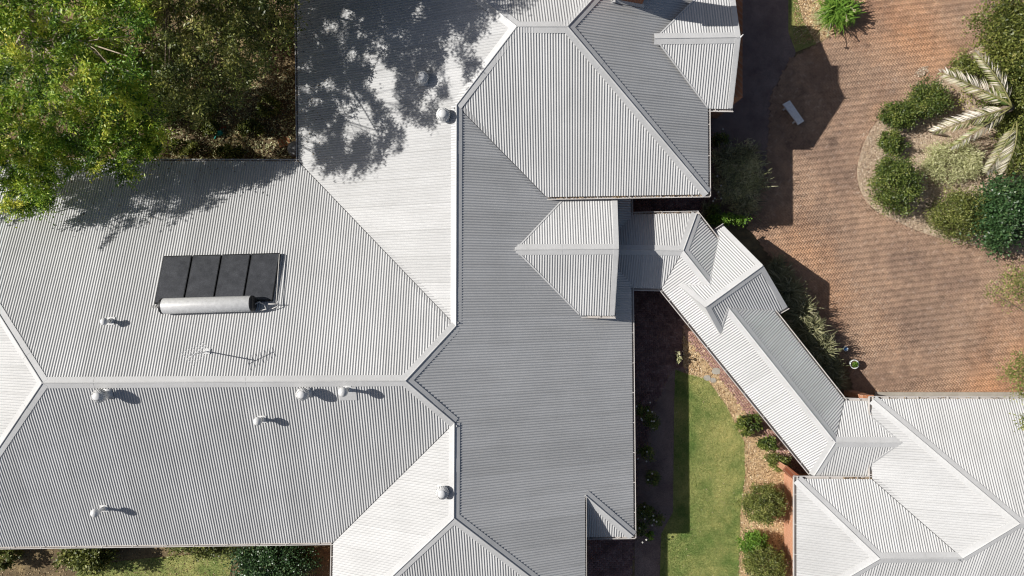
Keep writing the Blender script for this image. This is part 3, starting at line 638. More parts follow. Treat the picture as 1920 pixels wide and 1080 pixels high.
# ------------------------------------------------------------------ vegetation
def leafmat(name, stops, trans=.3, rough=.45, spec=.4, big=None): M[name] = tint_mat(name, stops, rough, spec, trans, big); return M[name]
leafmat('bright_leaf', [(0, (.05, .11, .018)), (.4, (.22, .37, .04)), (.75, (.50, .58, .07)), (1, (.74, .72, .14))], .33, big=[(.5, [(.35, (.7, .85, .75)), (.65, (1.25, 1.15, 1.0))], 'MULTIPLY', 1)])
leafmat('olive_leaf', [(0, (.05, .07, .014)), (.5, (.17, .20, .045)), (.85, (.34, .34, .09)), (1, (.52, .46, .18))], .3, big=[(.6, [(.35, (.75, .8, .75)), (.65, (1.2, 1.15, 1.05))], 'MULTIPLY', 1)])
leafmat('khaki_leaf', [(0, (.06, .075, .015)), (.5, (.22, .24, .05)), (.85, (.42, .41, .1)), (1, (.6, .53, .2))], .3)
leafmat('dark_leaf', [(0, (.03, .055, .012)), (.5, (.115, .16, .03)), (.9, (.25, .28, .06)), (1, (.38, .38, .12))], .2)
leafmat('glossy_leaf', [(0, (.025, .06, .018)), (.6, (.06, .125, .04)), (1, (.15, .22, .08))], .15, .38, .5)
leafmat('hedge_leaf', [(0, (.06, .08, .018)), (.5, (.17, .2, .045)), (.9, (.32, .33, .09)), (1, (.48, .46, .18))], .25)
leafmat('pale_leaf', [(0, (.34, .36, .15)), (.5, (.62, .62, .33)), (1, (.8, .75, .5))], .3)
leafmat('rank_leaf', [(0, (.07, .15, .02)), (.5, (.17, .32, .04)), (1, (.32, .45, .08))], .35)
leafmat('strap_leaf', [(0, (.07, .08, .04)), (.55, (.26, .26, .13)), (.85, (.5, .47, .27)), (1, (.72, .68, .46))], .2)
leafmat('frond_leaf', [(0, (.07, .11, .02)), (.3, (.2, .25, .05)), (.5, (.45, .42, .22)), (.7, (.70, .64, .52)), (1, (.84, .79, .7))], .25, .4, .5)  # pale end mixes dry straw with a painted sheen of sun and sky
leafmat('petal', [(0, (.7, .68, .62)), (1, (.85, .84, .8))], .2)
def cluster_leaves(centres, rad, per, ln, wd, flat=.7, zb=.55, elong=1, var=.16):
    """leaf quads in loose tufts round every centre"""
    n = len(centres)*per; c = np.repeat(centres, per, 0); r = np.repeat(np.broadcast_to(rad, len(centres)), per)
    o = rng.normal(0, .5, (n, 3))*r[:, None]
    if elong != 1:
        ax = rdir(len(centres), -.15, .45); ax = np.repeat(ax, per, 0); al = (o*ax).sum(1, keepdims=True)*ax; o = (o-al)/elong**.5+al*elong
    o[:, 2] *= flat
    d = o/(np.linalg.norm(o, axis=1, keepdims=True)+1e-6)+rng.normal(0, .6, (n, 3)); nr = rdir(n, zb*2, .8)
    v, f = leaf_quads(c+o, d, nr, rng.uniform(.65, 1.25, n)*ln, rng.uniform(.7, 1.2, n)*wd, .12)
    t = np.clip(np.repeat(rng.normal(.45, var, len(centres)), per)+rng.normal(0, .18, n), 0, 1)
    return v, f, t
def twigs(mb, base, ends, r0, r1, sag=.0):
    for e in ends:
        m = base+(e-base)*.5+rng.normal(0, .08, 3)*np.linalg.norm(e-base)*.6+np.array([0, 0, sag]); mb.tube([base, m, e], [r0, (r0+r1)/2, r1], 5, False)
def shrub(name, label, cat, px, py, rx, ry, h, mat, leaves=2600, ln=.07, wd=.035, z0=.0, group=None, tufts=60, lump=.16, full=.72):
    """a bush: crown centred under px, py with pixel half-widths rx, ry and top height h"""
    zc = z0+(h-z0)*.55; c = at(px, py, zc); sc = (H-zc)/F; a = np.array([rx*sc, ry*sc, (h-z0)*.5])
    root = empty(name, (c[0], c[1], 0), label, cat, group); d = rdir(tufts, .25); rr = rng.uniform(full, 1.0, tufts)**.8*(1+rng.normal(0, .09 if 'ound' in name or 'ball' in name else .2, tufts))
    cen = c+d*a*rr[:, None]*.9; cen[:, 2] = np.maximum(cen[:, 2], .06)
    v, f, t = cluster_leaves(cen, np.full(tufts, lump*float(np.mean(a))*2.1), max(6, int(leaves*1.7)//tufts), ln*1.25, wd*1.4, .85, .95)
    v[:, 2] = np.maximum(v[:, 2], .02); link('foliage', v, f, mat, root, tint=t)
    mb = MB(); twigs(mb, np.array([c[0], c[1], 0]), cen[:14], .03, .008); mb.link('stem', M['bark'], root); return root
def strap(name, label, cat, px, py, R, h, n, mat, group=None, wid=.028, mound=.12):
    """a tuft of arching strap leaves"""
    c = at(px, py, h*.5); base = np.array([c[0], c[1], 0.]); root = empty(name, base, label, cat, group); vs = np.zeros((n, 8, 3)); az = rng.uniform(0, 2*math.pi, n)
    L = rng.uniform(.55, 1.1, n)*R; hh = h*rng.uniform(.6, 1.1, n); s0 = rng.normal(0, mound, (n, 2))*R; tw = rng.normal(0, .3, n)
    for k, (t, z, w) in enumerate(((0, 0, .8), (.35, .75, 1), (.75, 1.0, .8), (1.0, .72, .06))):
        a = az+tw*t; x = base[0]+s0[:, 0]+np.cos(a)*L*t; y = base[1]+s0[:, 1]+np.sin(a)*L*t; px_, py_ = -np.sin(a)*wid*w/2, np.cos(a)*wid*w/2
        zz = .02+hh*z; vs[:, k*2] = np.stack([x-px_, y-py_, zz], 1); vs[:, k*2+1] = np.stack([x+px_, y+py_, zz], 1)
    b = np.arange(n)[:, None]*8; f = np.concatenate([b+np.array([[2*k, 2*k+1, 2*k+3, 2*k+2]]) for k in range(3)], 0)
    link('leaves', vs.reshape(-1, 3), f, mat, root, tint=np.tile(np.clip(rng.normal(.5, .22, n), 0, 1), 3)); return root
# ---- the trees on the left: crown tufts kept where the photo shows crown, and where their shadow may fall on the two roofs
CROWN = [(-500, -500), (556, -500), (553, 78), (515, 100), (472, 150), (446, 200), (385, 222), (330, 238), (300, 262), (286, 300), (256, 333), (208, 345), (160, 318), (112, 345), (98, 385), (45, 408), (-20, 402), (-500, 420)]
SH_W1 = [(556, -400), (1100, -400), (958, 2), (933, 20), (912, 42), (900, 68), (872, 88), (880, 103), (900, 126), (878, 152), (862, 128), (840, 160), (842, 186), (822, 215), (808, 247), (780, 243), (757, 262), (748, 281), (722, 283), (714, 305), (700, 300), (692, 320), (680, 321), (662, 336), (645, 316), (625, 318), (612, 320), (594, 300), (586, 254), (562, 248)]
SH_N1 = [(-400, 296), (548, 300), (545, 322), (505, 342), (462, 348), (425, 368), (402, 380), (397, 440), (378, 446), (368, 412), (330, 406), (292, 418), (245, 448), (190, 470), (178, 462), (214, 430), (228, 412), (165, 418), (140, 410), (160, 393), (125, 392), (98, 400), (40, 412), (-400, 420)]
FPX = {k: [V[n][:2] for n in FAC[k][0]] for k in ('N1', 'W1', 'S2', 'E')}
def to_px(P): d = H-P[:, 2]; return np.stack([960+F*P[:, 0]/d, 540-F*P[:, 1]/d], 1)
def allowed(P):
    q = to_px(P); ok = inpoly_v(q, CROWN)
    for k, sh in (('W1', SH_W1), ('N1', SH_N1), ('S2', None), ('E', None)):
        c, n, u, v = PL[k]; t = ((c-P)@n)/(SUNV@n); h = P+SUNV*t[:, None]; hp = to_px(h); hit = inpoly_v(hp, FPX[k]) & (t > 0)
        ok &= ~hit | (inpoly_v(hp, sh) if sh else False)
        g = (P-c)@n; ok &= ~(inpoly_v(q, FPX[k]) & (g < .5))
    return ok
HOLES = [(722, 148, 24), (728, 185, 18), (710, 160, 16), (612, 160, 11), (655, 172, 10), (668, 187, 9), (583, 20, 10), (650, 28, 12), (622, 52, 12), (690, 105, 11), (652, 104, 9), (682, 68, 9), (712, 82, 9), (780, 30, 9), (848, 112, 14), (838, 145, 14), (795, 185, 8), (790, 205, 8), (660, 245, 15), (655, 275, 10), (695, 245, 13), (748, 222, 9), (768, 232, 10), (600, 262, 12), (575, 245, 10), (590, 190, 8), (735, 215, 8), (858, 70, 9), (640, 205, 8), (676, 215, 9), (760, 60, 7), (600, 90, 7), (640, 75, 6), (575, 130, 6), (830, 190, 7)]
_p = np.random.default_rng(3).uniform((565, 5), (880, 300), (150, 2)); PIN = [(x, y, 1.2+4.2*((i*7) % 10)/10) for i, (x, y) in enumerate(_p)]
def in_hole(P):
    c, n, u, v = PL['W1']; t = ((c-P)@n)/(SUNV@n); q = to_px(P+SUNV*t[:, None]); r = np.zeros(len(P), bool)
    for x, y, rr in HOLES+PIN: r |= (q[:, 0]-x)**2+(q[:, 1]-y)**2 < (rr+4.5)**2
    return r
def from_image(n, poly, z0, z1):
    q = scatter_px(poly, n); z = rng.uniform(z0, z1, n); return np.stack([(q[:, 0]-960)/F*(H-z), -(q[:, 1]-540)/F*(H-z), z], 1)
def shade(k, poly, step, z0, z1, layers=1, jit=.5):
    """tufts high in the crowns, placed up the sunbeam from spots step px apart on roof k"""
    A = np.array(poly, float); out = []; c, nn, u, v = PL[k]; o = np.array([0, 0, H])
    gx, gy = np.meshgrid(np.arange(A[:, 0].min(), A[:, 0].max(), step), np.arange(max(-420, A[:, 1].min()), A[:, 1].max(), step)); g0 = np.stack([gx.ravel(), gy.ravel()], 1)
    for _ in range(layers):
        q = g0+rng.uniform(-jit, jit, g0.shape)*step; q = q[inpoly_v(q, poly)]
        for _try in range(14):
            if not len(q): break
            d = np.stack([(q[:, 0]-960)/F, -(q[:, 1]-540)/F, -np.ones(len(q))], 1); g = o+d*(((c-o)@nn)/(d@nn))[:, None]
            z = rng.uniform(z0, z1, len(q)); P = g-SUNV*(z-g[:, 2])[:, None]; ok = allowed(P); out.append(P[ok]); q = q[~ok]
    return np.concatenate(out)
def edge_thin(P, reach=26, keep=.58):
    """thin the tufts whose shadow lands near the rim of the shaded patch on the white slope"""
    c, n, u, v = PL['W1']; t = ((c-P)@n)/(SUNV@n); q = to_px(P+SUNV*t[:, None]); E_ = np.array(SH_W1, float); d = np.full(len(P), 1e9)
    for i in range(2, len(E_)-1):
        a, b = E_[i], E_[i+1]; w = b-a; tt = np.clip(((q-a)@w)/(w@w), 0, 1); d = np.minimum(d, np.linalg.norm(q-a-w*tt[:, None], axis=1))
    return P[(d > reach) | (rng.random(len(P)) < keep)]
def crown_tree(name, label, base, cen, mat, ln, wd, rad, per, limbs=16, tr=.2, bark='bark', flat=.55, elong=1):
    root = empty(name, base, label, 'tree'); cen = cen[allowed(cen) & ~in_hole(cen)]; v, f, t = cluster_leaves(cen, rad*rng.uniform(.75, 1.2, len(cen)), per, ln, wd, flat, .8, elong, .24)
    link('crown', v, f, M[mat], root, tint=t)
    base = np.array(base, float); top = np.array([np.median(cen[:, 0])*.5+base[0]*.5, np.median(cen[:, 1])*.5+base[1]*.5, np.median(cen[:, 2])-1.2]); mb = MB()
    fork = base*.55+top*.45; mb.tube([base, fork, top], [tr, tr*.75, tr*.45], 9)
    ends = cen[rng.choice(len(cen), limbs, False)]
    for e in ends:
        s = base+(top-base)*rng.uniform(.5, 1); m = s*.5+e*.5+np.array([0, 0, -.15])+rng.normal(0, .2, 3); mb.tube([s, m, e], [tr*.4, tr*.2, .015], 6, False)
        near = cen[np.argsort(np.linalg.norm(cen-e, axis=1))[1:7]]; twigs(mb, m, near, .022, .006)
    mb.link('trunk', M[bark], root, True); return root
def stroke(k, pts, n, z0, z1, wpx=4):
    """tufts whose shadow falls along a line on roof k"""
    pts = np.array(pts, float); t = np.sort(rng.random(n))*(len(pts)-1); i = np.minimum(t.astype(int), len(pts)-2); q = pts[i]+(pts[i+1]-pts[i])*(t-i)[:, None]+rng.normal(0, wpx, (n, 2))
    c, nn, u, v = PL[k]; o = np.array([0, 0, H]); d = np.stack([(q[:, 0]-960)/F, -(q[:, 1]-540)/F, -np.ones(n)], 1); g = o+d*(((c-o)@nn)/(d@nn))[:, None]; z = rng.uniform(z0, z1, n)
    return g-SUNV*(z-g[:, 2])[:, None]
N1_BODY = [(190, 302), (545, 302), (540, 318), (500, 334), (452, 338), (425, 356), (380, 352), (330, 372), (300, 398), (262, 392), (248, 372), (215, 366), (188, 384), (160, 384), (140, 400), (128, 388), (165, 356)]
def gappy(P, th=-.12):
    """drop tufts in irregular pockets so that a crown has gaps"""
    x, y, z = P.T; g = np.sin(x*1.9+1.3*np.sin(y*1.1))*np.sin(y*2.1+1.7*np.sin(x*.8))+.45*np.sin(x*4.3+y*1.7)*np.sin(y*3.9-x*1.2)+.3*np.sin(z*2)
    return P[g > th]
shB = shade('W1', SH_W1, 12.5, 5.0, 9.6, 2); shC = shade('W1', SH_W1, 14, 7.5, 11.5, 1); shB = edge_thin(shB); shC = edge_thin(shC); shW = np.concatenate([shB, shC]); west = to_px(shW)[:, 0] < 285; 
cA = np.concatenate([gappy(from_image(760, [(-200, -60), (190, -60), (300, 120), (300, 262), (286, 300), (256, 333), (100, 345), (60, 395), (-200, 410)], 3.6, 7.0), .02), gappy(from_image(420, [(-100, 20), (230, 60), (290, 290), (240, 330), (-100, 330)], 6.4, 8.8), .32),
    shade('N1', N1_BODY, 21, 4.2, 6.8, 1), stroke('N1', [(300, 400), (262, 430), (180, 466)], 14, 4.2, 5.0, 3), stroke('N1', [(262, 418), (210, 428), (182, 436)], 10, 4.2, 5, 3), stroke('N1', [(370, 372), (395, 405), (386, 440)], 12, 4.3, 5.2, 3), stroke('N1', [(250, 395), (180, 414), (140, 408)], 12, 4.2, 5, 4),
    stroke('N1', [(540, 315), (470, 318), (400, 330), (330, 345)], 30, 4.2, 6.5, 6), from_image(46, [(0, 330), (110, 330), (96, 385), (40, 405), (0, 400)], 3.9, 4.6), shW[west], from_image(150, [(140, 90), (300, 120), (330, 235), (290, 290), (180, 290)], 4.2, 6.2), from_image(110, [(-120, 255), (270, 262), (284, 300), (240, 322), (-120, 322)], 4.3, 5.8)])
crown_tree('feathery_tree', 'bright yellow-green feathery tree overhanging the left roof slope', at(120, 150), cA, 'bright_leaf', .135, .05, .27, 112, 34, .16, 'palebark', .55, 1.9)
cB = np.concatenate([gappy(from_image(520, [(230, -80), (556, -80), (553, 78), (515, 100), (446, 200), (385, 222), (330, 238), (270, 180)], 2.4, 6.0)), shB[to_px(shB)[:, 0] >= 285]])
crown_tree('olive_tree', 'dark olive green tree crowding the corner beside the upper roof', at(420, 60), cB, 'olive_leaf', .125, .056, .30, 64, 24, .19, 'bark', .55, 1.25)
cC = np.concatenate([gappy(from_image(300, [(60, -260), (556, -260), (540, 20), (300, 20), (120, 0)], 6.0, 10.4)), shC[to_px(shC)[:, 0] >= 285]])
crown_tree('tall_tree', 'tall brownish green tree at the top left edge, casting the mottled roof shadow', at(330, -60), cC, 'khaki_leaf', .13, .06, .31, 64, 22, .24, 'bark', .55, 1.25)
shrub('garden_shrub', 'small light green shrub on the dappled ground between the trees and the white slope', 'shrub', 375, 195, 40, 24, 1.5, M['hedge_leaf'], 1500, .09, .04)
flat_bits('ground_cover', [(270, 150), (556, 130), (556, 300), (270, 300)], 3800, .05, (.07, .15), (.03, .06), M['pale_leaf'], .5)
for a in ((470, 240, 26, 16, .5), (430, 285, 30, 12, .45), (345, 275, 30, 14, .6), (505, 200, 24, 20, .5), (395, 240, 18, 14, .4)):
    shrub('groundcover_shrub', 'low olive ground cover plant on the dappled soil beside the inner roof corner', 'shrub', *a, M['olive_leaf'], 700, .09, .045, 0, 'low plants in the tree shade', 24)
for a in ((470, 40, 40, 50, 1.6), (330, 110, 45, 40, 1.8), (300, 200, 40, 35, 1.4), (200, 120, 60, 60, 1.6), (60, 60, 70, 60, 1.7)):
    shrub('understorey_shrub', 'dark shrub growing in the shade underneath the big trees', 'shrub', *a, M['dark_leaf'], 1500, .1, .045, 0, 'shrubs under the trees')
# ---- clipped and loose shrubs
sd = M['dark_leaf']; so_ = M['hedge_leaf']; sg = M['glossy_leaf']
shrub('round_shrub', 'dense rounded dark green shrub at the left tip of the island bed', 'shrub', 1677, 349, 48, 57, 1.5, sd, 7000, .06, .035, 0, None, 150, .12)
shrub('island_shrub', 'dark leafy shrub just left of the palm, on the upper edge of the island bed', 'shrub', 1740, 190, 38, 31, 1.1, sd, 3600, .07, .035, 0, None, 80)
shrub('island_shrub', 'low green shrub at the upper left rim of the island bed', 'shrub', 1685, 216, 29, 25, .9, sd, 2800, .07, .035, 0, None, 70)
shrub('island_shrub', 'small open shrub between the round shrub and the low rim shrub', 'shrub', 1673, 264, 22, 22, .8, sd, 1600, .07, .035, 0, None, 45)
shrub('island_shrub', 'brownish olive shrub along the lower rim of the island bed', 'shrub', 1798, 405, 56, 47, 1.3, so_, 5200, .07, .03, 0, None, 110)
shrub('glossy_shrub', 'glossy dark shrub with glinting leaves at the right end of the island bed', 'shrub', 1886, 400, 62, 68, 1.8, sg, 6000, .1, .055, 0, None, 110)
shrub('pale_shrub', 'straw pale feathery plant in the middle of the island bed', 'shrub', 1790, 303, 58, 40, .7, M['pale_leaf'], 4200, .12, .02, 0, None, 90)
shrub('island_shrub', 'fresh green shrub tucked beneath the upper palm fronds', 'shrub', 1806, 128, 26, 26, .8, so_, 1300, .08, .035)
shrub('island_shrub', 'dense olive shrub pressed against the palm trunk at the right picture edge', 'shrub', 1918, 190, 26, 40, 2.6, so_, 2600, .09, .04)
shrub('island_shrub', 'green shrub at the right picture edge below the palm', 'shrub', 1916, 262, 40, 70, 2.2, so_, 4600, .09, .04)
shrub('large_shrub', 'large open olive and brown shrub at the upper right corner of the driveway', 'shrub', 1900, 95, 78, 130, 2.7, M['olive_leaf'], 13000, .1, .045, 0, None, 260, .10, .3)
shrub('ball_shrub', 'upper round olive ball shrub beside the garage wall', 'shrub', 1431, 944, 42, 38, 1.55, so_, 6000, .055, .03, 0, None, 150, .1)
shrub('ball_shrub', 'lower round yellowish ball shrub cut by the bottom edge beside the garage wall', 'shrub', 1434, 1058, 42, 40, 1.5, so_, 6000, .055, .03, 0, None, 150, .1)
shrub('bed_shrub', 'small dark green shrub squeezed between the two ball shrubs', 'shrub', 1411, 1016, 25, 24, .9, M['rank_leaf'], 1500, .07, .035, 0, None, 40)
shrub('bed_shrub', 'deep green low shrub in the bark mulch, nearest the lawn', 'shrub', 1403, 797, 25, 19, .6, sd, 900, .09, .045, 0, None, 26)
shrub('bed_shrub', 'tiny green shrub in the mulch, middle of the three along the brick path', 'shrub', 1440, 831, 18, 14, .55, sd, 600, .08, .04, 0, None, 20)
shrub('bed_shrub', 'yellow-green flowering shrub in the mulch just above the brick garden wall', 'shrub', 1461, 866, 24, 18, .7, M['hedge_leaf'], 900, .08, .04, 0, None, 26)
shrub('lower_shrub', 'broad-leaved bush against the lower left gutter', 'shrub', 166, 1042, 42, 27, 1.5, so_, 2200, .13, .06, 0, None, 70)
shrub('lower_shrub', 'low olive hedge bush under the gutter in the middle of the bottom garden', 'shrub', 378, 1026, 62, 15, .9, so_, 1900, .08, .04, 0, None, 60)
shrub('lower_shrub', 'big dark glossy bush on the bottom lawn by the bright roof corner', 'shrub', 512, 1058, 76, 38, 1.6, sg, 7000, .085, .045, 0, None, 140)
shrub('lower_shrub', 'sparse shrub at the bottom left corner of the picture', 'shrub', 10, 1044, 24, 22, 1.0, so_, 500, .13, .06, 0, None, 20)
shrub('leafy_plant', 'bright green strip of soft plants beside the walkway roof corner', 'plant', 1358, 413, 40, 7, 1.05, M['rank_leaf'], 1500, .08, .05, 0, None, 50)
shrub('leafy_plant', 'single lime green seedling near the lawn in the house shadow', 'plant', 1219, 1003, 7, 7, .5, M['rank_leaf'], 90, .1, .06, 0, None, 8)
shrub('leafy_plant', 'thin pale seedling standing on the shaded paving near the mulch', 'plant', 1270, 671, 5, 11, .6, M['pale_leaf'], 60, .1, .05, 0, None, 8)
shrub('shade_shrub', 'broad rounded grey green bush in the shade right of the upper house block', 'shrub', 1384, 332, 46, 66, 1.25, M['pale_leaf'], 5200, .11, .02, 0, None, 120, .12, .5)
for i, (x, y, rx, ry) in enumerate(((1362, 300, 28, 30), (1400, 295, 30, 32), (1412, 340, 28, 34), (1372, 350, 34, 34), (1392, 385, 30, 28))):
    strap('tufted_plant', 'one of the dark tufted grasses massed in the shade beside the upper house block', 'grass plant', x, y, .62, 1.15, 200, M['strap_leaf'], 'tufted grasses in the house shadow', .022, .28)
for i in range(11):
    t = i/10; x, y = 1462+(1562-1462)*t+(i % 2)*9-3, 536+(712-536)*t-(i % 2)*6
    strap('edging_plant', 'one of the dark strappy plants in the row between walkway and driveway', 'grass plant', x, y, .66 if i < 8 else .5, .78+.3*(i % 2) if i < 8 else .7, 300, M['strap_leaf'], 'strappy plants along the walkway', .028, .22)
for x, y in ((1470, 515), (1455, 500), (1330, 398)):
    strap('edging_plant', 'one of the dark strappy plants in the row between walkway and driveway', 'grass plant', x, y, .5, .5, 160, M['strap_leaf'], 'strappy plants along the walkway', .028, .22)
ag = strap('agapanthus', 'bright green strappy clump with seed heads beside the driveway at the top', 'plant', 1568, 20, .85, .75, 420, M['rank_leaf'], None, .05, .2)
for (x, y), (bx, by) in (((1588, 38), (1576, 22)), ((1552, 66), (1556, 30)), ((1602, 20), (1580, 14))):
    mb = MB(); e = at(x, y, .95); b_ = at(bx, by, .1); mb.tube([b_, (b_+e)/2+np.array([0, 0, .2]), e], .012, 6); st = mb.link('flower_stalk', M['palebark'], ag)
    v, f = leaf_quads(e+rdir(70)*.05, rdir(70), rdir(70), .05, .02); link('seed_head', v, f, M['pale_leaf'], st, tint=rng.random(70))
strap('dead_tuft', 'dry straw coloured tuft beside the bright strappy clump', 'plant', 1542, 34, .5, .25, 160, M['pale_leaf'], None, .02, .3)
# white roses in the shade of the house
for x, y, fl in ((1207, 772, [(1193, 762), (1204, 788), (1202, 785), (1215, 770)]), (1222, 790, [(1219, 755), (1223, 772), (1222, 790), (1226, 790), (1225, 803)]), (1212, 850, [(1213, 847), (1212, 865), (1196, 860)]), (1222, 894, [(1223, 888), (1215, 900)]), (1208, 958, [(1208, 950), (1204, 963), (1209, 973)]), (1228, 972, [(1226, 975), (1231, 978), (1223, 985), (1225, 967)]), (1199, 990, [(1191, 990), (1199, 990), (1212, 1012), (1205, 1017)]), (1338, 395, [(1340, 372), (1347, 360), (1352, 348), (1337, 377), (1352, 372)]), (1350, 262, [(1355, 242), (1345, 330)])):
    r = shrub('rose_bush', 'one of the dim rose bushes dotted with white blooms in the house shadow', 'rose bush', x, y, 13, 13, 1.0, sd, 420, .06, .035, 0, 'white roses in the house shadow', 26)
    for fx, fy in fl:
        c = at(fx, fy, 1.0); nq = 26; d = rdir(nq, .3); v, f = leaf_quads(c+d*.03, np.cross(d, rdir(nq)), d, .06, .055); link('bloom', v, f, M['petal'], r, tint=rng.random(nq))
# ---- palm
pc = at(1898, 200, 2.3); palm = empty('palm', (pc[0], pc[1], 0), 'palm with pale straw and green fronds in the island bed', 'palm')
mb = MB(); mb.tube([(pc[0], pc[1], 0), (pc[0], pc[1], 1.1), (pc[0], pc[1], 2.2)], [.24, .2, .17], 12); mb.link('trunk', M['bark'], palm, True)
def frond(tip, ztip, side, rise=.45, n=56, ll=.62, dry=.6, start=None, zs=2.3):
    b = at(*start, zs) if start else pc; e = at(*tip, ztip); mid = (b+e)/2+np.array([0, 0, rise]); pts = [b*(1-t)**2+mid*2*t*(1-t)+e*t*t for t in np.linspace(0, 1, 12)]
    mb = MB(); mb.tube(pts, list(np.linspace(.035, .008, 12)), 6); fo = mb.link('frond', M['rachis'], palm, True)
    vs, fs, ts = [], [], []; k = 0
    for s in (-1, 1):
        for i in range(n):
            if rng.random() < .14: continue
            t = .14+.86*i/(n-1); p = b*(1-t)**2+mid*2*t*(1-t)+e*t*t; d = norm((mid-b)*(1-t)+(e-mid)*t); w = norm(np.cross(d, Z))*s
            L = ll*math.sin(math.pi*(.12+.8*t))**.7*rng.uniform(.85, 1.1)*(1.15 if s == side else .75); q = norm(w*.8+d*.75+np.array([0, 0, -.22+rng.normal(0, .12)])); sd_ = norm(np.cross(q, Z)+np.array([0, 0, rng.normal(0, .35)]))*.021
            m = p+q*L*.5+Z*.02; en = p+q*L-Z*.06*L; vs += [p, m-sd_, en, m+sd_]; fs.append((k, k+1, k+2, k+3)); k += 4; ts.append(np.clip(rng.normal(dry if s == side else dry-.3, .14), 0, 1))
    link('leaflets', np.array(vs), np.array(fs), M['frond_leaf'], fo, tint=ts)
M['rachis'] = flat_mat('frond_rachis', (.2, .19, .07), .5)
frond((1764, 136), 1.5, 1, .3, dry=.8); frond((1828, 98), 2.0, 1, .4, 40, .55, dry=.82); frond((1750, 248), 1.3, 1, .4, 58, .56, .72); frond((1786, 274), 1.0, -1, .3, 50, .46, .7)
frond((1850, 322), 1.3, -1, .4, 54,   .62, .82, (1902, 232), 2.0); frond((1884, 322), 1.5, 1, .5, 54, .58, .6, (1906, 228), 2.0)
frond((1850, 172), 2.0, 1, .2, 26, .4, .2)
mb = MB(); 
for q in ((1745, 238, 1765, 248), (1742, 246, 1770, 252), (1750, 250, 1780, 256)): mb.tube([at(q[0], q[1], .1), at((q[0]+q[2])/2, (q[1]+q[3])/2-2, .18), at(q[2], q[3], .12)], [.05, .07, .03], 7)
tag(mb.link('fallen_frond_base', M['bark']), 'brown fallen frond bases lying on the mulch left of the palm', 'frond')
# ---- tree reaching in from the right
cR = np.concatenate([from_image(26, [(1852, 545), (1862, 522), (1890, 515), (1930, 505), (1930, 575), (1880, 570)], 3.6, 4.6), from_image(24, [(1880, 690), (1905, 668), (1940, 668), (1940, 752), (1895, 745), (1878, 722)], 3.9, 4.8), from_image(8, [(1912, 782), (1940, 780), (1940, 825), (1914, 820)], 3.9, 4.6), from_image(120, [(1935, 480), (2120, 480), (2120, 840), (1935, 840)], 3.4, 6)])
rt = empty('overhanging_tree', at(2050, 660), 'loose olive tree reaching over the driveway and garage from the right edge', 'tree')
v, f, t = cluster_leaves(cR, np.full(len(cR), .34), 46, .12, .04, .6, .6); link('crown', v, f, M['hedge_leaf'], rt, tint=np.clip(t+.15, 0, 1))
mb = MB(); b0 = at(2050, 660); top = np.array([b0[0]-.2, b0[1], 3.0]); mb.tube([b0, top], [.2, .12], 9); twigs(mb, top, cR[::5], .05, .01); mb.link('trunk', M['bark'], rt, True)

# ------------------------------------------------------------------ small things on the ground
M['white'] = flat_mat('white_paint', (.84, .84, .84), .5); M['teal'] = flat_mat('teal_plastic', (.02, .42, .33), .35, .5); M['red'] = flat_mat('red_plastic', (.55, .1, .05), .4); M['bluegl'] = flat_mat('blue_glaze', (.05, .2, .5), .25, .6); M['pot'] = flat_mat('white_glaze', (.72, .75, .73), .3, .5); M['grey'] = flat_mat('grey_plastic', (.3, .3, .31), .5)
q = [at(x, y, .46) for x, y in ((1468, 195), (1481, 188), (1508, 227), (1497, 234))]; cen = np.mean(q, 0)
bn = empty('slab_bench', (cen[0], cen[1], .03), 'pale rectangular slab bench standing in the gable shadow on the brick paving', 'bench')
mb = MB(); slab(mb, q, Z, .08); mb.link('seat', M['white'], bn); la = (q[2]+q[3])/2-(q[0]+q[1])/2; wa = norm(q[1]-q[0])
for s_ in (-.32, .32):
    mb = MB(); mb.box(cen+la*s_-Z*.26, .08, .24, .36, norm(la), np.cross(Z, norm(la))); mb.link('leg', M['white'], bn)
def pot(name, label, px, py, r, h, mat):
    c = at(px, py, h); b = np.array([c[0], c[1], .03]); root = empty(name, b, label, 'pot'); mb = MB()
    mb.lathe(b, [(.001, 0), (r*.68, 0), (r*.95, h*.75), (r, h), (r*.82, h), (r*.78, h*.86), (.001, h*.86)], 24); mb.link('bowl', mat, root, True); return root, b
p, b = pot('plant_pot', 'round white pot holding a small green plant on the driveway edge', 1602, 683, .2, .36, M['pot'])
mb = MB(); mb.lathe(b, [(.155, .32), (.001, .325)], 18); mb.link('potting_soil', M['soil'], p)
v, f = leaf_quads(b+np.array([0, 0, .4])+rdir(60, .2)*np.array([.1, .1, .05]), rdir(60, .1, .4), rdir(60, 1.5), .12, .06); link('plant', v, f, M['rank_leaf'], p, tint=rng.random(60))
p, b = pot('plant_pot', 'little blue and white pot at the shadow edge near the strappy row', 1585, 654, .1, .2, M['bluegl'])
mb = MB(); mb.lathe(b, [(.1, .2), (.112, .21), (.1, .23), (.08, .21)], 20); mb.link('rim', M['pot'], p, True)
a, b = at(1472, 878, 1.35), at(1500, 900, 1.35); d = norm(b-a); mb = MB(); L = np.linalg.norm(b-a); gw = empty('garden_wall', (a[0], a[1], 0), 'short diagonal red brick wall meeting the garage corner by the path', 'wall')
mb.box((a+b)/2-Z*.7, L, .22, 1.3, d, np.cross(Z, d)); mb.link('brickwork', M['brick'], gw); mb = MB(); mb.box((a+b)/2, L+.04, .27, .09, d, np.cross(Z, d)); mb.link('coping', M['brickdark'], gw)
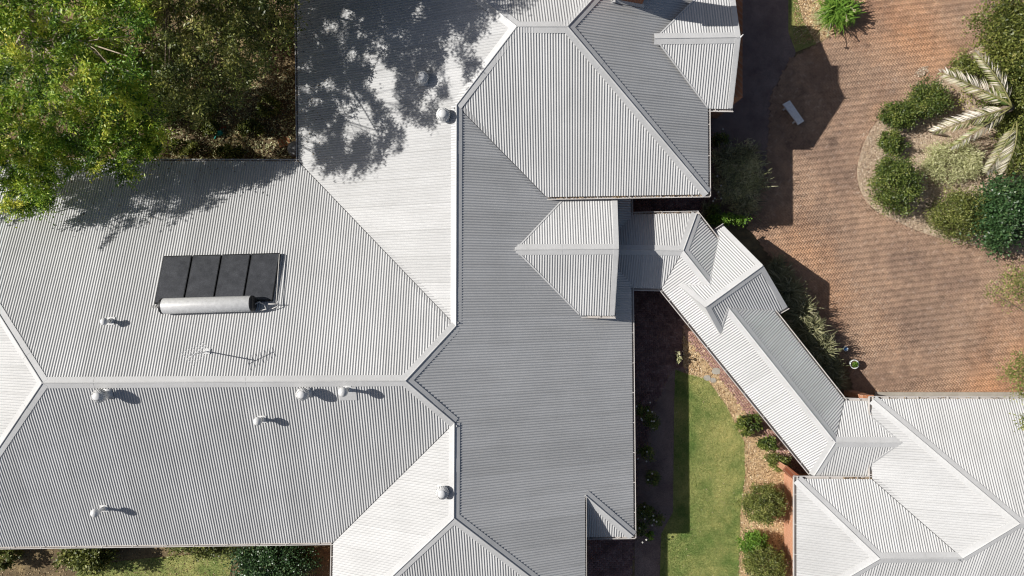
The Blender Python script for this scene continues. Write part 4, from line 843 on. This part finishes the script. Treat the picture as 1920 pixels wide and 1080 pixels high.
a = at(1627, 747, 1.6); pr = empty('brick_pier', (a[0], a[1], 0), 'orange brick pier wedged at the corner of garage and walkway', 'pier')
mb = MB(); mb.box(a-Z*.85, .4, .24, 1.6); mb.link('shaft', M['brick'], pr); mb = MB(); mb.box(a, .45, .29, .1); mb.link('cap_brick', M['brick'], pr)
st = MB()
for x, y, r in ((1326, 709, 7), (1343, 696, 8), (1337, 713, 6)):
    c = at(x, y, .035); st.poly([c+np.array([math.cos(t)*r*.024*rng.uniform(.8, 1.15), math.sin(t)*r*.02*rng.uniform(.8, 1.15), 0]) for t in np.linspace(0, 2*math.pi, 9)[:-1]])
    tag(st.link('stepping_stone', M['concrete']), 'one of the worn grey stones set in the mulch at the head of the lawn', 'stone', 'grey stones in the mulch'); st = MB()
c = at(553, 279, 1.1); bi = empty('rounded_bin', (c[0], c[1], 0), 'grey rounded container standing by the wall at the inner roof corner', 'container')
mb = MB(); mb.lathe((c[0], c[1], 0), [(.26, 0), (.31, 1.0)], 20); mb.link('body', M['grey'], bi, True); mb = MB(); mb.lathe((c[0], c[1], 1.0), [(.34, 0), (.34, .05), (.2, .12), (.001, .13)], 20); mb.link('lid', M['grey'], bi, True)
c = at(411, 249, .15); wc = empty('watering_can', (c[0], c[1], 0), 'small turquoise watering can lying on the leafy ground in the shade', 'watering can')
mb = MB(); mb.lathe((c[0], c[1], 0), [(.001, 0), (.1, 0), (.13, .12), (.1, .22), (.001, .23)], 16); mb.link('body', M['teal'], wc, True); mb = MB(); mb.tube([c, at(405, 254, .22), at(402, 261, .2)], [.03, .02, .03], 8); mb.link('spout', M['teal'], wc)
mb = MB(); mb.tube([at(410, 243, .05), at(417, 239, .05), at(424, 238, .04)], [.02, .035, .02], 6); tag(mb.link('garden_trowel', M['red']), 'orange-red hand tool lying beside the turquoise watering can', 'tool')
mb = MB(); c = at(533, 266, .03); mb.box(c, .5, .38, .05, norm((1, .3, 0)), norm((-.3, 1, 0))); tag(mb.link('paving_slab', M['brick']), 'loose terracotta slab on the ground near the grey container', 'slab')
